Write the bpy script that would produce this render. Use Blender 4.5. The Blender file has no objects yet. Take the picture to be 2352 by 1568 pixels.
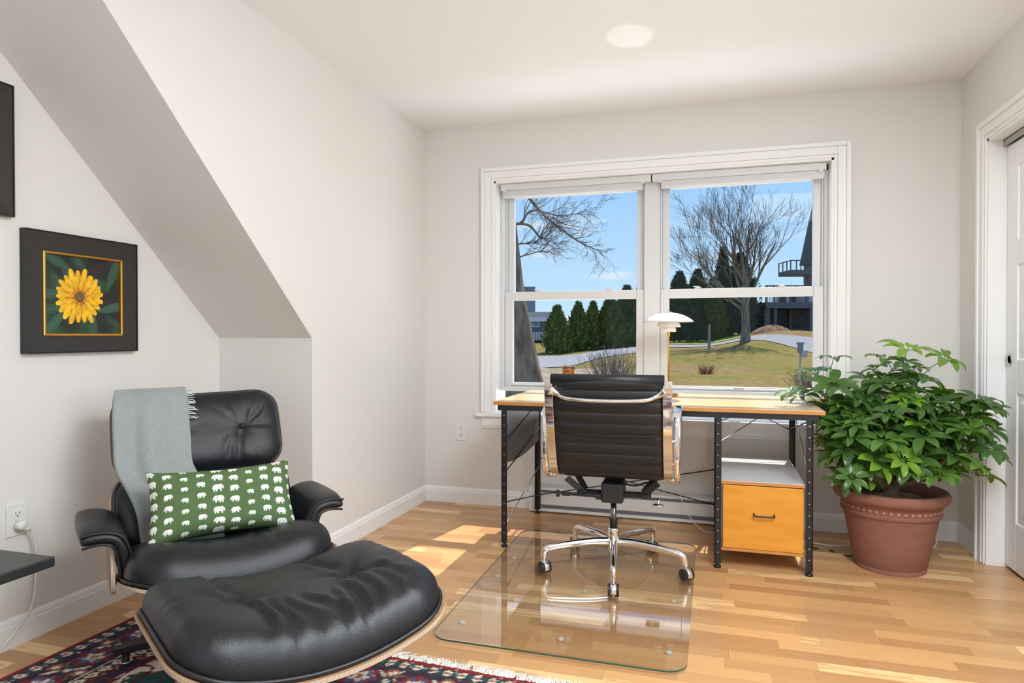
import bpy, math, random
import numpy as np
from mathutils import Vector, Matrix

# ------------------------------------------------------------------ camera, light, exposure
SC = bpy.context.scene
COL = SC.collection
R = math.radians
CAM_H, YAW, PITCH, FPX = 1.10, R(16.785), R(0.5635), 1525.0

cam_d = bpy.data.cameras.new('camera'); cam = bpy.data.objects.new('camera', cam_d); COL.objects.link(cam)
cam_d.sensor_width = 36.0; cam_d.sensor_fit = 'HORIZONTAL'; cam_d.lens = 36.0 * FPX / 2352.0
cam_d.clip_start = 0.02; cam_d.clip_end = 500
cam.location = (0, 0, CAM_H); cam.rotation_euler = (math.pi / 2 - PITCH, 0, YAW)
SC.camera = cam

SC.view_settings.view_transform = 'Standard'; SC.view_settings.look = 'None'
SC.view_settings.gamma = 1.0; SC.view_settings.use_curve_mapping = False
SC.view_settings.exposure = 0.03

SUN_DIR = Vector((-0.15, -0.72, -1.0)).normalized()
sun_d = bpy.data.lights.new('sun', 'SUN'); sun = bpy.data.objects.new('sun', sun_d); COL.objects.link(sun)
sun_d.energy = 6.0; sun_d.angle = R(0.6); sun_d.color = (1.0, 0.95, 0.87)
sun.rotation_euler = SUN_DIR.to_track_quat('-Z', 'Y').to_euler(); sun.location = (2, 12, 16)

def area_light(name, loc, target, sx, sy, power, color):
    d = bpy.data.lights.new(name, 'AREA'); o = bpy.data.objects.new(name, d); COL.objects.link(o)
    d.shape = 'RECTANGLE'; d.size = sx; d.size_y = sy; d.energy = power; d.color = color
    o.location = loc; o.rotation_euler = (Vector(target) - Vector(loc)).to_track_quat('-Z', 'Y').to_euler()
    return o
# area lamps added to fill the room: rear window, unseen side window, ceiling
DAY = (0.905, 0.962, 1.0)
area_light('fill_rear_window', (-0.45, -1.93, 1.45), (0.6, 4.0, 1.3), 2.2, 1.3, 13, DAY)
area_light('fill_side_right', (1.235, 1.18, 1.45), (-2.3, 1.9, 1.45), 1.15, 1.3, 19, DAY)  # added side fill, placed to keep knee wall and slope dimmer
area_light('fill_ceiling', (0.80, 0.95, 2.44), (0.80, 1.0, 0.0), 0.85, 1.7, 104, DAY)  # added lamp under the closed ceiling, brightens floor and right wall
# hidden lamp added outside, below the sill, to brighten the ceiling
area_light('fill_below_sill', (-0.20, 5.25, 0.18), (-0.20, 4.15, 1.35), 3.4, 1.5, 72, DAY)

# world: clear spring sky, pale at the horizon, a few small clouds
W = bpy.data.worlds.new('sky'); SC.world = W; W.use_nodes = True
wn, wl = W.node_tree.nodes, W.node_tree.links
wn.clear()
w_out = wn.new('ShaderNodeOutputWorld'); w_bg = wn.new('ShaderNodeBackground'); w_bg.inputs['Strength'].default_value = 1.0
w_tc = wn.new('ShaderNodeTexCoord'); w_sep = wn.new('ShaderNodeSeparateXYZ'); w_ramp = wn.new('ShaderNodeValToRGB')
wl.new(w_tc.outputs['Generated'], w_sep.inputs[0]); wl.new(w_sep.outputs['Z'], w_ramp.inputs['Fac'])
els = w_ramp.color_ramp.elements
els[0].position = 0.0; els[0].color = (0.62, 0.83, 1.0, 1)
els[1].position = 0.9; els[1].color = (0.12, 0.30, 0.78, 1)
for p, c in ((0.07, (0.52, 0.77, 1.0, 1)), (0.25, (0.33, 0.60, 1.0, 1)), (0.45, (0.22, 0.47, 0.95, 1))):
    e = els.new(p); e.color = c
w_map = wn.new('ShaderNodeMapping'); w_map.inputs['Scale'].default_value = (5, 5, 26); w_map.inputs['Location'].default_value = (0.7, 0.2, 0.4)
w_noise = wn.new('ShaderNodeTexNoise'); w_noise.inputs['Scale'].default_value = 1.6; w_noise.inputs['Detail'].default_value = 5
w_cr = wn.new('ShaderNodeValToRGB'); w_cr.color_ramp.elements[0].position = 0.60; w_cr.color_ramp.elements[1].position = 0.78
w_mix = wn.new('ShaderNodeMixRGB'); w_mix.inputs['Color2'].default_value = (0.93, 0.93, 0.97, 1)
wl.new(w_tc.outputs['Generated'], w_map.inputs[0]); wl.new(w_map.outputs[0], w_noise.inputs['Vector'])
wl.new(w_noise.outputs['Fac'], w_cr.inputs['Fac']); wl.new(w_cr.outputs['Color'], w_mix.inputs['Fac'])
wl.new(w_ramp.outputs['Color'], w_mix.inputs['Color1']); wl.new(w_mix.outputs['Color'], w_bg.inputs['Color'])
wl.new(w_bg.outputs[0], w_out.inputs['Surface'])

# ------------------------------------------------------------------ helpers
def srgb(r, g, b):
    f = lambda c: (c / 255 / 12.92) if c / 255 <= 0.04045 else ((c / 255 + 0.055) / 1.055) ** 2.4
    return (f(r), f(g), f(b), 1.0)

MATS = {}
def mat(name, color, rough=0.5, metal=0.0, spec=0.5, bump=None, vary=None, attr=None, **kw):
    """Principled material. bump=(scale, strength, detail, stretch); vary=(scale, amount, stretch); attr=name of a colour attribute."""
    if name in MATS: return MATS[name]
    m = bpy.data.materials.new(name); m.use_nodes = True; MATS[name] = m
    n, l = m.node_tree.nodes, m.node_tree.links
    b = n['Principled BSDF']
    b.inputs['Base Color'].default_value = color; b.inputs['Roughness'].default_value = rough
    b.inputs['Metallic'].default_value = metal; b.inputs['Specular IOR Level'].default_value = spec
    for k, v in kw.items(): b.inputs[k.replace('_', ' ')].default_value = v
    tc = n.new('ShaderNodeTexCoord')
    src = None
    if attr:
        a = n.new('ShaderNodeAttribute'); a.attribute_name = attr; src = a.outputs['Color']
    if vary:
        mp = n.new('ShaderNodeMapping'); mp.inputs['Scale'].default_value = vary[2] if len(vary) > 2 else (1, 1, 1)
        nz = n.new('ShaderNodeTexNoise'); nz.inputs['Scale'].default_value = vary[0]; nz.inputs['Detail'].default_value = 4
        l.new(tc.outputs['Object'], mp.inputs[0]); l.new(mp.outputs[0], nz.inputs['Vector'])
        mr = n.new('ShaderNodeMapRange'); mr.inputs['From Min'].default_value = 0.3; mr.inputs['From Max'].default_value = 0.7
        mr.inputs['To Min'].default_value = 1 - vary[1]; mr.inputs['To Max'].default_value = 1 + vary[1]
        l.new(nz.outputs['Fac'], mr.inputs['Value'])
        vm = n.new('ShaderNodeVectorMath'); vm.operation = 'SCALE'
        if src: l.new(src, vm.inputs[0])
        else: vm.inputs[0].default_value = color[:3]
        l.new(mr.outputs[0], vm.inputs['Scale']); src = vm.outputs[0]
    if src: l.new(src, b.inputs['Base Color'])
    if bump:
        mp = n.new('ShaderNodeMapping'); mp.inputs['Scale'].default_value = bump[3] if len(bump) > 3 else (1, 1, 1)
        nz = n.new('ShaderNodeTexNoise'); nz.inputs['Scale'].default_value = bump[0]; nz.inputs['Detail'].default_value = bump[2] if len(bump) > 2 else 2
        bp = n.new('ShaderNodeBump'); bp.inputs['Strength'].default_value = bump[1]; bp.inputs['Distance'].default_value = 0.002
        l.new(tc.outputs['Object'], mp.inputs[0]); l.new(mp.outputs[0], nz.inputs['Vector'])
        l.new(nz.outputs['Fac'], bp.inputs['Height']); l.new(bp.outputs[0], b.inputs['Normal'])
    return m

def v3(p): return Vector(p)

class MB:
    """Collects shapes and links them as one mesh object."""
    def __init__(self): self.v = []; self.f = []; self.c = []
    def add(self, vs, fs, col=None):
        o = len(self.v); self.v.extend([tuple(p) for p in vs]); self.f.extend([tuple(i + o for i in f) for f in fs])
        self.c.extend([col] * len(vs)) if not isinstance(col, list) else self.c.extend(col)
        return self
    def box(self, lo, hi, col=None):
        x0, y0, z0 = lo; x1, y1, z1 = hi
        vs = [(x0,y0,z0),(x1,y0,z0),(x1,y1,z0),(x0,y1,z0),(x0,y0,z1),(x1,y0,z1),(x1,y1,z1),(x0,y1,z1)]
        return self.add(vs, [(0,3,2,1),(4,5,6,7),(0,1,5,4),(1,2,6,5),(2,3,7,6),(3,0,4,7)], col)
    def obox(self, c, ax, ay, az, hx, hy, hz):
        c, ax, ay, az = v3(c), v3(ax).normalized(), v3(ay).normalized(), v3(az).normalized()
        vs = [c + ax*hx*i + ay*hy*j + az*hz*k for k in (-1,1) for j in (-1,1) for i in (-1,1)]
        return self.add(vs, [(0,2,3,1),(4,5,7,6),(0,1,5,4),(1,3,7,5),(3,2,6,7),(2,0,4,6)])
    def bar(self, a, b, w, h, up=(0,0,1)):
        a, b = v3(a), v3(b); d = (b - a); L = d.length; d.normalize(); u = v3(up)
        s = d.cross(u)
        if s.length < 1e-5: s = d.cross(Vector((1,0,0)))
        s.normalize(); u = s.cross(d)
        return self.obox((a + b) / 2, d, s, u, L/2, w/2, h/2)
    def tube(self, pts, r, n=8, caps=True, closed=False, col=None, sx=1.0, up=None):
        pts = [v3(p) for p in pts]; N = len(pts)
        rr = r if isinstance(r, (list, tuple)) else [r] * N
        vs, fs, prev = [], [], None
        for i, p in enumerate(pts):
            t = (pts[(i+1) % N] - pts[(i-1) % N]) if closed else (pts[min(i+1, N-1)] - pts[max(i-1, 0)])
            if t.length < 1e-9: t = Vector((0,0,1))
            t.normalize()
            if up is not None: s = t.cross(v3(up))
            elif prev is None: s = t.cross(Vector((0,0,1))) if abs(t.z) < 0.95 else t.cross(Vector((1,0,0)))
            else: s = prev - t * prev.dot(t)
            if s.length < 1e-6: s = t.cross(Vector((0,1,0)))
            s.normalize(); prev = s; u = s.cross(t)
            for k in range(n):
                a = 2 * math.pi * k / n + math.pi / n
                vs.append(p + s * math.cos(a) * rr[i] * sx + u * math.sin(a) * rr[i])
        M = N if closed else N - 1
        for i in range(M):
            j = (i + 1) % N
            for k in range(n):
                k2 = (k + 1) % n; fs.append((i*n+k, i*n+k2, j*n+k2, j*n+k))
        if caps and not closed:
            fs.append(tuple(range(n-1, -1, -1))); fs.append(tuple((N-1)*n + k for k in range(n)))
        return self.add(vs, fs, col)
    def lathe(self, prof, n=32, c=(0,0,0), col=None, sweep=2*math.pi):
        vs, fs = [], []
        for (r, z) in prof:
            for k in range(n):
                a = sweep * k / n; vs.append((c[0] + r*math.cos(a), c[1] + r*math.sin(a), c[2] + z))
        for i in range(len(prof) - 1):
            for k in range(n):
                k2 = (k + 1) % n; fs.append((i*n+k, i*n+k2, (i+1)*n+k2, (i+1)*n+k))
        if prof[0][0] > 1e-6: fs.append(tuple(range(n-1, -1, -1)))
        if prof[-1][0] > 1e-6: fs.append(tuple((len(prof)-1)*n + k for k in range(n)))
        return self.add(vs, fs, col)
    def prism(self, poly, off, plane='xz', at=0.0):
        """Extrude a polygon drawn in a plane along the missing axis from `at` by `off`."""
        def P(a, b, t):
            return {'xz': (a, t, b), 'yz': (t, a, b), 'xy': (a, b, t)}[plane]
        n = len(poly)
        vs = [P(a, b, at) for a, b in poly] + [P(a, b, at + off) for a, b in poly]
        fs = [tuple(range(n)), tuple(range(2*n-1, n-1, -1))] + [(i, i+n, (i+1) % n + n, (i+1) % n) for i in range(n)]
        return self.add(vs, fs)
    def grid(self, fn, nu, nv, col=None):
        vs, cs = [], []
        for j in range(nv + 1):
            for i in range(nu + 1):
                vs.append(fn(i / nu, j / nv))
                if col: cs.append(col(i / nu, j / nv))
        fs = [(j*(nu+1)+i, j*(nu+1)+i+1, (j+1)*(nu+1)+i+1, (j+1)*(nu+1)+i) for j in range(nv) for i in range(nu)]
        return self.add(vs, fs, cs if col else None)
    def build(self, name, m, parent=None, smooth=False, bevel=0, seg=2, solid=0, subsurf=0, fix=True, attr='col', kind=None):
        me = bpy.data.meshes.new(name); me.from_pydata(self.v, [], self.f)
        if fix:
            import bmesh
            bm = bmesh.new(); bm.from_mesh(me); bmesh.ops.recalc_face_normals(bm, faces=bm.faces); bm.to_mesh(me); bm.free()
        if any(c is not None for c in self.c):
            a = me.attributes.new(attr, 'FLOAT_COLOR', 'POINT')
            a.data.foreach_set('color', [x for c in self.c for x in ((c[0], c[1], c[2], 1.0) if c else (1, 1, 1, 1))])
        me.materials.append(m)
        if smooth: me.polygons.foreach_set('use_smooth', [True] * len(me.polygons))
        me.update()
        o = bpy.data.objects.new(name, me); COL.objects.link(o)
        if parent: o.parent = parent
        if solid:
            s = o.modifiers.new('solid', 'SOLIDIFY'); s.thickness = solid; s.offset = 0
        if bevel:
            b = o.modifiers.new('bevel', 'BEVEL'); b.width = bevel; b.segments = seg; b.limit_method = 'ANGLE'; b.angle_limit = R(40)
        if subsurf:
            s = o.modifiers.new('subsurf', 'SUBSURF'); s.levels = subsurf; s.render_levels = subsurf
        if kind: o['kind'] = kind
        return o

def shade_auto(o, ang=35):
    me = o.data
    me.polygons.foreach_set('use_smooth', [True] * len(me.polygons))
    try: me.set_sharp_from_angle(angle=R(ang))
    except Exception: pass
    return o

def tag(o, label, cat, group=None):
    o['label'] = label; o['category'] = cat
    if group: o['group'] = group
    return o
def thing(name, label, cat, loc=(0,0,0), rz=0, group=None):
    o = bpy.data.objects.new(name, None); COL.objects.link(o); o.empty_display_size = 0.1
    o.location = loc; o.rotation_euler = (0, 0, rz)
    return tag(o, label, cat, group)
def struct(name, mb, m, **kw):
    o = mb.build(name, m, **kw); o['kind'] = 'structure'; return o
def copy_to(o, parent, name=None):
    c = o.copy(); COL.objects.link(c); c.parent = parent
    return c
def smooth01(x): x = max(0.0, min(1.0, x)); return x * x * (3 - 2 * x)
def spline(pts, n):
    """Catmull-Rom through points, n samples per span."""
    P = [v3(p) for p in pts]; P = [P[0]*2 - P[1]] + P + [P[-1]*2 - P[-2]]; out = []
    for i in range(1, len(P) - 2):
        for k in range(n):
            t = k / n; a, b, c, d = P[i-1], P[i], P[i+1], P[i+2]
            out.append(0.5 * ((2*b) + (c - a)*t + (2*a - 5*b + 4*c - d)*t*t + (3*b - a - 3*c + d)*t*t*t))
    out.append(P[-2]); return out

# ------------------------------------------------------------------ materials
M_WALL = mat('wall_paint', (0.785, 0.765, 0.735, 1), 0.85, spec=0.25, bump=(180, 0.08, 3))
M_CEIL = mat('ceiling_paint', (0.925, 0.94, 0.95, 1), 0.9, spec=0.2)
M_TRIM = mat('white_trim_paint', (0.90, 0.90, 0.90, 1), 0.38, spec=0.4)
M_VINYL = mat('white_vinyl', (0.70, 0.705, 0.715, 1), 0.35)
M_DOOR = mat('white_door_paint', (0.92, 0.925, 0.93, 1), 0.42)
M_PLASTIC = mat('white_plastic', (0.80, 0.79, 0.76, 1), 0.35)
M_SLOT = mat('dark_slot', (0.03, 0.03, 0.03, 1), 0.6)
M_BLACK = mat('black_metal', (0.012, 0.012, 0.014, 1), 0.38, spec=0.5)
M_BLKPLASTIC = mat('black_plastic', (0.015, 0.015, 0.016, 1), 0.45)
M_CHROME = mat('polished_aluminium', (0.86, 0.86, 0.87, 1), 0.07, metal=1.0)
M_STEEL = mat('zinc_rod', (0.55, 0.55, 0.55, 1), 0.22, metal=1.0)
M_BRASS = mat('polished_brass', srgb(226, 160, 60), 0.08, metal=1.0)
M_LEATHER = mat('black_leather', (0.011, 0.0115, 0.014, 1), 0.35, spec=0.38, bump=(420, 0.35, 2))
M_PIPING = mat('black_piping', (0.009, 0.009, 0.011, 1), 0.42)
M_HEATER = mat('heater_enamel', (0.80, 0.80, 0.80, 1), 0.4)
M_FIN = mat('heater_grey_metal', (0.42, 0.43, 0.45, 1), 0.4, metal=0.5)
M_CORD = mat('white_cord', (0.76, 0.76, 0.74, 1), 0.45)

def wood_mat(name, c1, c2, rough, stretch, scale=6.0, ring=2.0):
    m = bpy.data.materials.new(name); m.use_nodes = True; MATS[name] = m
    n, l = m.node_tree.nodes, m.node_tree.links; b = n['Principled BSDF']
    tc = n.new('ShaderNodeTexCoord'); mp = n.new('ShaderNodeMapping'); mp.inputs['Scale'].default_value = stretch
    nz = n.new('ShaderNodeTexNoise'); nz.inputs['Scale'].default_value = scale; nz.inputs['Detail'].default_value = 6; nz.inputs['Distortion'].default_value = ring
    cr = n.new('ShaderNodeValToRGB'); cr.color_ramp.elements[0].position = 0.3; cr.color_ramp.elements[1].position = 0.72
    cr.color_ramp.elements[0].color = c1; cr.color_ramp.elements[1].color = c2
    l.new(tc.outputs['Object'], mp.inputs[0]); l.new(mp.outputs[0], nz.inputs['Vector']); l.new(nz.outputs['Fac'], cr.inputs['Fac'])
    l.new(cr.outputs['Color'], b.inputs['Base Color']); b.inputs['Roughness'].default_value = rough
    return m
M_BIRCH = wood_mat('birch_veneer', srgb(228, 184, 126), srgb(240, 206, 154), 0.22, (1, 14, 14), 3)
M_BIRCH_EDGE = wood_mat('birch_edge', srgb(186, 124, 62), srgb(206, 146, 82), 0.4, (1, 20, 60), 3)
M_DRAWER = wood_mat('orange_birch', srgb(214, 138, 40), srgb(228, 158, 58), 0.34, (1.5, 3, 9), 2.5, 1.0)

def floor_mat():
    m = bpy.data.materials.new('laminate_plank'); m.use_nodes = True
    n, l = m.node_tree.nodes, m.node_tree.links; b = n['Principled BSDF']
    at = n.new('ShaderNodeAttribute'); at.attribute_name = 'col'
    sp = n.new('ShaderNodeSeparateColor'); l.new(at.outputs['Color'], sp.inputs[0])
    tc = n.new('ShaderNodeTexCoord'); cb = n.new('ShaderNodeVectorMath'); cb.operation = 'ADD'
    sc = n.new('ShaderNodeVectorMath'); sc.operation = 'SCALE'; sc.inputs['Scale'].default_value = 37.0
    l.new(at.outputs['Color'], sc.inputs[0]); l.new(tc.outputs['Object'], cb.inputs[0]); l.new(sc.outputs[0], cb.inputs[1])
    mp = n.new('ShaderNodeMapping'); mp.inputs['Scale'].default_value = (1.2, 16, 1)
    l.new(cb.outputs[0], mp.inputs[0])
    nz = n.new('ShaderNodeTexNoise'); nz.inputs['Scale'].default_value = 2.6; nz.inputs['Detail'].default_value = 8; nz.inputs['Distortion'].default_value = 1.6
    l.new(mp.outputs[0], nz.inputs['Vector'])
    mp2 = n.new('ShaderNodeMapping'); mp2.inputs['Scale'].default_value = (3, 90, 1); l.new(cb.outputs[0], mp2.inputs[0])
    nz2 = n.new('ShaderNodeTexNoise'); nz2.inputs['Scale'].default_value = 3; nz2.inputs['Detail'].default_value = 4; l.new(mp2.outputs[0], nz2.inputs['Vector'])
    ad = n.new('ShaderNodeMath'); ad.operation = 'MULTIPLY_ADD'; ad.inputs[1].default_value = 0.50
    l.new(nz.outputs['Fac'], ad.inputs[0]); l.new(sp.outputs[0], ad.inputs[2])
    ad2 = n.new('ShaderNodeMath'); ad2.operation = 'MULTIPLY_ADD'; ad2.inputs[1].default_value = 0.18
    l.new(nz2.outputs['Fac'], ad2.inputs[0]); l.new(ad.outputs[0], ad2.inputs[2])
    cr = n.new('ShaderNodeValToRGB'); e = cr.color_ramp.elements
    e[0].position = 0.18; e[0].color = srgb(180, 132, 88); e[1].position = 1.15; e[1].color = srgb(243, 206, 152)
    x = e.new(0.55); x.color = srgb(216, 168, 114)
    x = e.new(0.85); x.color = srgb(235, 194, 140)
    mn = n.new('ShaderNodeMapRange'); mn.inputs['From Max'].default_value = 1.5
    l.new(ad2.outputs[0], mn.inputs['Value']); l.new(mn.outputs[0], cr.inputs['Fac'])
    e[0].position = 0.14; e[1].position = 0.86
    l.new(cr.outputs['Color'], b.inputs['Base Color'])
    b.inputs['Roughness'].default_value = 0.24; b.inputs['Specular IOR Level'].default_value = 0.5
    bp = n.new('ShaderNodeBump'); bp.inputs['Strength'].default_value = 0.06; bp.inputs['Distance'].default_value = 0.001
    l.new(nz2.outputs['Fac'], bp.inputs['Height']); l.new(bp.outputs[0], b.inputs['Normal'])
    return m
M_FLOOR = floor_mat()

def pane_mat(name, tint, refl=1.0):
    m = bpy.data.materials.new(name); m.use_nodes = True
    n, l = m.node_tree.nodes, m.node_tree.links; n.remove(n['Principled BSDF']); out = n['Material Output']
    tr = n.new('ShaderNodeBsdfTransparent'); tr.inputs[0].default_value = tint
    gl = n.new('ShaderNodeBsdfGlossy'); gl.inputs['Roughness'].default_value = 0.0
    lw = n.new('ShaderNodeLayerWeight'); lw.inputs['Blend'].default_value = 0.5
    pw = n.new('ShaderNodeMath'); pw.operation = 'POWER'; pw.inputs[1].default_value = 5.0
    mu = n.new('ShaderNodeMath'); mu.operation = 'MULTIPLY_ADD'; mu.inputs[1].default_value = refl * 0.96; mu.inputs[2].default_value = refl * 0.04
    l.new(lw.outputs['Facing'], pw.inputs[0]); l.new(pw.outputs[0], mu.inputs[0])
    mx = n.new('ShaderNodeMixShader'); l.new(mu.outputs[0], mx.inputs[0])
    l.new(tr.outputs[0], mx.inputs[1]); l.new(gl.outputs[0], mx.inputs[2]); l.new(mx.outputs[0], out.inputs['Surface'])
    return m
M_PANE = pane_mat('window_glass', (0.985, 0.99, 0.99, 1), 0.08)
M_MAT_GLASS = pane_mat('mat_glass', (0.982, 0.991, 0.986, 1), 1.6)
M_MAT_EDGE = mat('mat_glass_edge', (0.02, 0.10, 0.07, 1), 0.1)
# ------------------------------------------------------------------ room shell
XL, XL2, XR, YB, YR, ZC = -1.83, -2.365, 1.26, 4.065, -2.0, 2.453
YK, ZK, YS = 2.76, 1.085, 1.305      # knee wall, its height, where the slope meets the ceiling
WX0, WX1, WZ0, WZ1 = -1.345, 0.645, 0.60, 2.085   # window opening
DY0, DY1, DZ = 1.90, 3.70, 2.035     # closet opening in the right wall

# floor: slab and single planks
struct('floor', MB().box((XL2 - 0.1, YR - 0.1, -0.12), (XR + 0.15, YB + 0.1, -0.009)), mat('underlay', (0.05, 0.03, 0.02, 1), 0.8))
floor = bpy.data.objects['floor']
rnd = random.Random(5)
planks = []
PW = 0.0655; row = 0; y = YB
while y > YR:
    x = XL2 - rnd.uniform(0, 0.5)
    while x < XR + 0.10:
        L = rnd.choice((0.28, 0.36, 0.45, 0.55, 0.62))
        x0, x1, y0, y1 = max(x, XL2) + .0003, min(x + L, XR + 0.12) - .0003, max(y - PW, YR) + .0003, y - .0003
        if x1 - x0 > 0.03 and y1 - y0 > 0.01: planks.append((x0, x1, y0, y1, rnd.random(), rnd.random(), rnd.random()))
        x += L
    y -= PW; row += 1
cy, sy = math.cos(YAW), math.sin(YAW)
def seen(p):
    cx, cyy = (p[0] + p[1]) / 2, (p[2] + p[3]) / 2
    D = -sy * cx + cy * cyy; Lt = cy * cx + sy * cyy
    if D < 0.9 or abs(Lt / D) > 0.80: return 0
    if 1.1 / D > 0.56: return 0
    if cx < XL and cyy > YK: return 0
    # behind the ottoman and lounge chair or under the rug: shows little
    w = 0.25 if (cx < -0.6 and cyy < 2.02) else 1.0
    return w * (p[1] - p[0]) * (p[3] - p[2]) / D ** 3
planks.sort(key=seen, reverse=True)
def plank_box(mb, p):
    t = (0.5 + (p[4] - 0.5) * 1.08, p[5], p[6])
    mb.box((p[0], p[2], -0.009), (p[1], p[3], 0.0), (t[0], t[1], t[2]))
for p in planks[:300]:
    mb = MB(); plank_box(mb, p); mb.build('plank', M_FLOOR, floor, fix=False)
mb = MB()
for p in planks[300:]: plank_box(mb, p)
mb.build('planks', M_FLOOR, floor, fix=False, kind='stuff')

# ceiling
struct('ceiling', MB().box((XL, YR - .1, ZC), (XR + .15, YB + .1, ZC + .1)).box((XL2 - .1, YR - .1, ZC), (XL, YS, ZC + .1)), M_CEIL)
# dormer cheek wall on the left
struct('wall_left', MB().prism([(YB + .1, 0), (YB + .1, ZC), (YS + .1 + .1*(YK - YS)/(ZC - ZK), ZC), (YK + .1, ZK + .1), (YK + .1, 0)], -0.10, 'yz', XL), M_WALL)
# sloped ceiling of the alcove and the knee wall under it
nx, nz = (ZC - ZK), (YK - YS)
struct('ceiling_slope', MB().prism([(YK, ZK), (YS, ZC), (YS + .1, ZC + .1), (YK + .1, ZK + .1)], XL - XL2 + .1, 'yz', XL2 - .1), M_WALL)
struct('wall_knee', MB().prism([(YK, 0), (YK + .1, 0), (YK + .1, ZK + .1), (YK, ZK)], XL - XL2 + .1, 'yz', XL2 - .1), M_WALL)
struct('wall_alcove', MB().box((XL2 - .1, YR - .1, 0), (XL2, YK + .1, ZC)), M_WALL)
# back wall with the window opening
struct('wall_back', MB().box((XL - .1, YB, 0), (WX0, YB + .22, ZC + .1)).box((WX1, YB, 0), (XR + .15, YB + .22, ZC + .1))
       .box((WX0, YB, 0), (WX1, YB + .22, WZ0)).box((WX0, YB, WZ1), (WX1, YB + .22, ZC + .1)), M_WALL)
# right wall with the closet opening and an added, unseen window near the camera; wall behind the camera with a window
SY0, SY1, SZ0, SZ1 = 0.56, 1.78, 0.78, 2.10
struct('wall_right', MB().box((XR, DY1, 0), (XR + .12, YB + .2, ZC)).box((XR, DY0, DZ), (XR + .12, DY1, ZC)).box((XR, SY1, 0), (XR + .12, DY0, ZC))
       .box((XR, SY0, 0), (XR + .12, SY1, SZ0)).box((XR, SY0, SZ1), (XR + .12, SY1, ZC)).box((XR, YR - .1, 0), (XR + .12, SY0, ZC)), M_WALL)
RX0, RX1, RZ0, RZ1 = -1.6, 0.7, 0.75, 2.15
struct('wall_front', MB().box((XL2 - .1, YR - .12, 0), (RX0, YR, ZC)).box((RX1, YR - .12, 0), (XR + .12, YR, ZC))
       .box((RX0, YR - .12, 0), (RX1, YR, RZ0)).box((RX0, YR - .12, RZ1), (RX1, YR, ZC)), M_WALL)
# closet interior behind the sliding doors
struct('wall_closet', MB().box((XR + .72, DY0 - .3, 0), (XR + .80, YB + .2, ZC)).box((XR + .12, DY0 - .3, 0), (XR + .72, DY0 - .2, ZC))
       .box((XR + .12, DY1 + .2, 0), (XR + .72, DY1 + .3, ZC)).box((XR + .12, DY0 - .3, DZ + .1), (XR + .72, DY1 + .3, DZ + .2)).box((XR+.12, DY0-.3, -.1), (XR+.72, DY1+.3, -.002)), M_TRIM)

# baseboards: flat board with a moulded cap
def baseboard(name, a, b, inward):
    a, b = Vector((*a, 0)), Vector((*b, 0)); n = Vector((*inward, 0)); d = b - a
    prof = [(0, 0), (.013, 0), (.013, .074), (.010, .080), (.010, .086), (.006, .096), (0, .102)]
    mb = MB(); k = len(prof)
    vs = [a + n * p + Vector((0, 0, z)) for p, z in prof] + [b + n * p + Vector((0, 0, z)) for p, z in prof]
    mb.add(vs, [tuple(range(k)), tuple(range(2*k - 1, k - 1, -1))] + [(i, (i+1) % k, (i+1) % k + k, i + k) for i in range(k)])
    return struct(name, mb, M_TRIM)
baseboard('baseboard_back', (XL, YB), (XR, YB), (0, -1))
baseboard('baseboard_left', (XL, YK - .013), (XL, YB), (1, 0))
baseboard('baseboard_knee', (XL2, YK), (XL, YK), (0, -1))
baseboard('baseboard_alcove', (XL2, YR), (XL2, YK), (1, 0))
baseboard('baseboard_right', (XR, DY1 + .10), (XR, YB), (-1, 0))

# ------------------------------------------------------------------ desk window: casing, jambs, two double-hung units
CW = 0.085
def casing_piece(mb, a, b, inner):     # a..b outer corners along one side (x,z), inner = direction towards the opening
    pass
w = MB()
def casing_frame(mb, x0, x1, z0, z1, yface, outer, bottom=True):
    """Moulded casing: three stepped bands around an opening."""
    bands = [(0.0, .018, .012), (.018, .062, .018), (.062, outer, .026)]
    for i0, i1, th in bands:
        mb.box((x0 - i1, yface - th, z0), (x0 - i0, yface, z1 + i1)); mb.box((x1 + i0, yface - th, z0), (x1 + i1, yface, z1 + i1))
        mb.box((x0 - i0, yface - th, z1 + i0), (x1 + i0, yface, z1 + i1))
cs = MB(); casing_frame(cs, WX0, WX1, WZ0, WZ1, YB, CW)
trim = struct('trim_1', cs, M_TRIM, bevel=.003)
jb = MB()
YF = 4.16                                # face of the window frames
jb.box((WX0, YB - .006, WZ0), (WX0 + .012, YB + .2, WZ1)).box((WX1 - .012, YB - .006, WZ0), (WX1, YB + .2, WZ1)).box((WX0, YB - .006, WZ1 - .012), (WX1, YB + .2, WZ1))
struct('trim_2', jb, M_TRIM)
st = MB(); st.box((WX0 - CW - .03, YB - .045, WZ0 - .024), (WX1 + CW + .03, YB, WZ0)); st.box((WX0 + .001, YB, WZ0 - .024), (WX1 - .001, YB + .2, WZ0 + .001))
struct('trim_3', st, M_TRIM, bevel=.004)
ap = MB(); ap.box((WX0 - CW, YB - .018, WZ0 - .085), (WX1 + CW, YB, WZ0 - .024)); ap.box((WX0 - CW, YB - .012, WZ0 - .10), (WX1 + CW, YB, WZ0 - .085))
struct('trim_4', ap, M_TRIM, bevel=.003)

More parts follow.
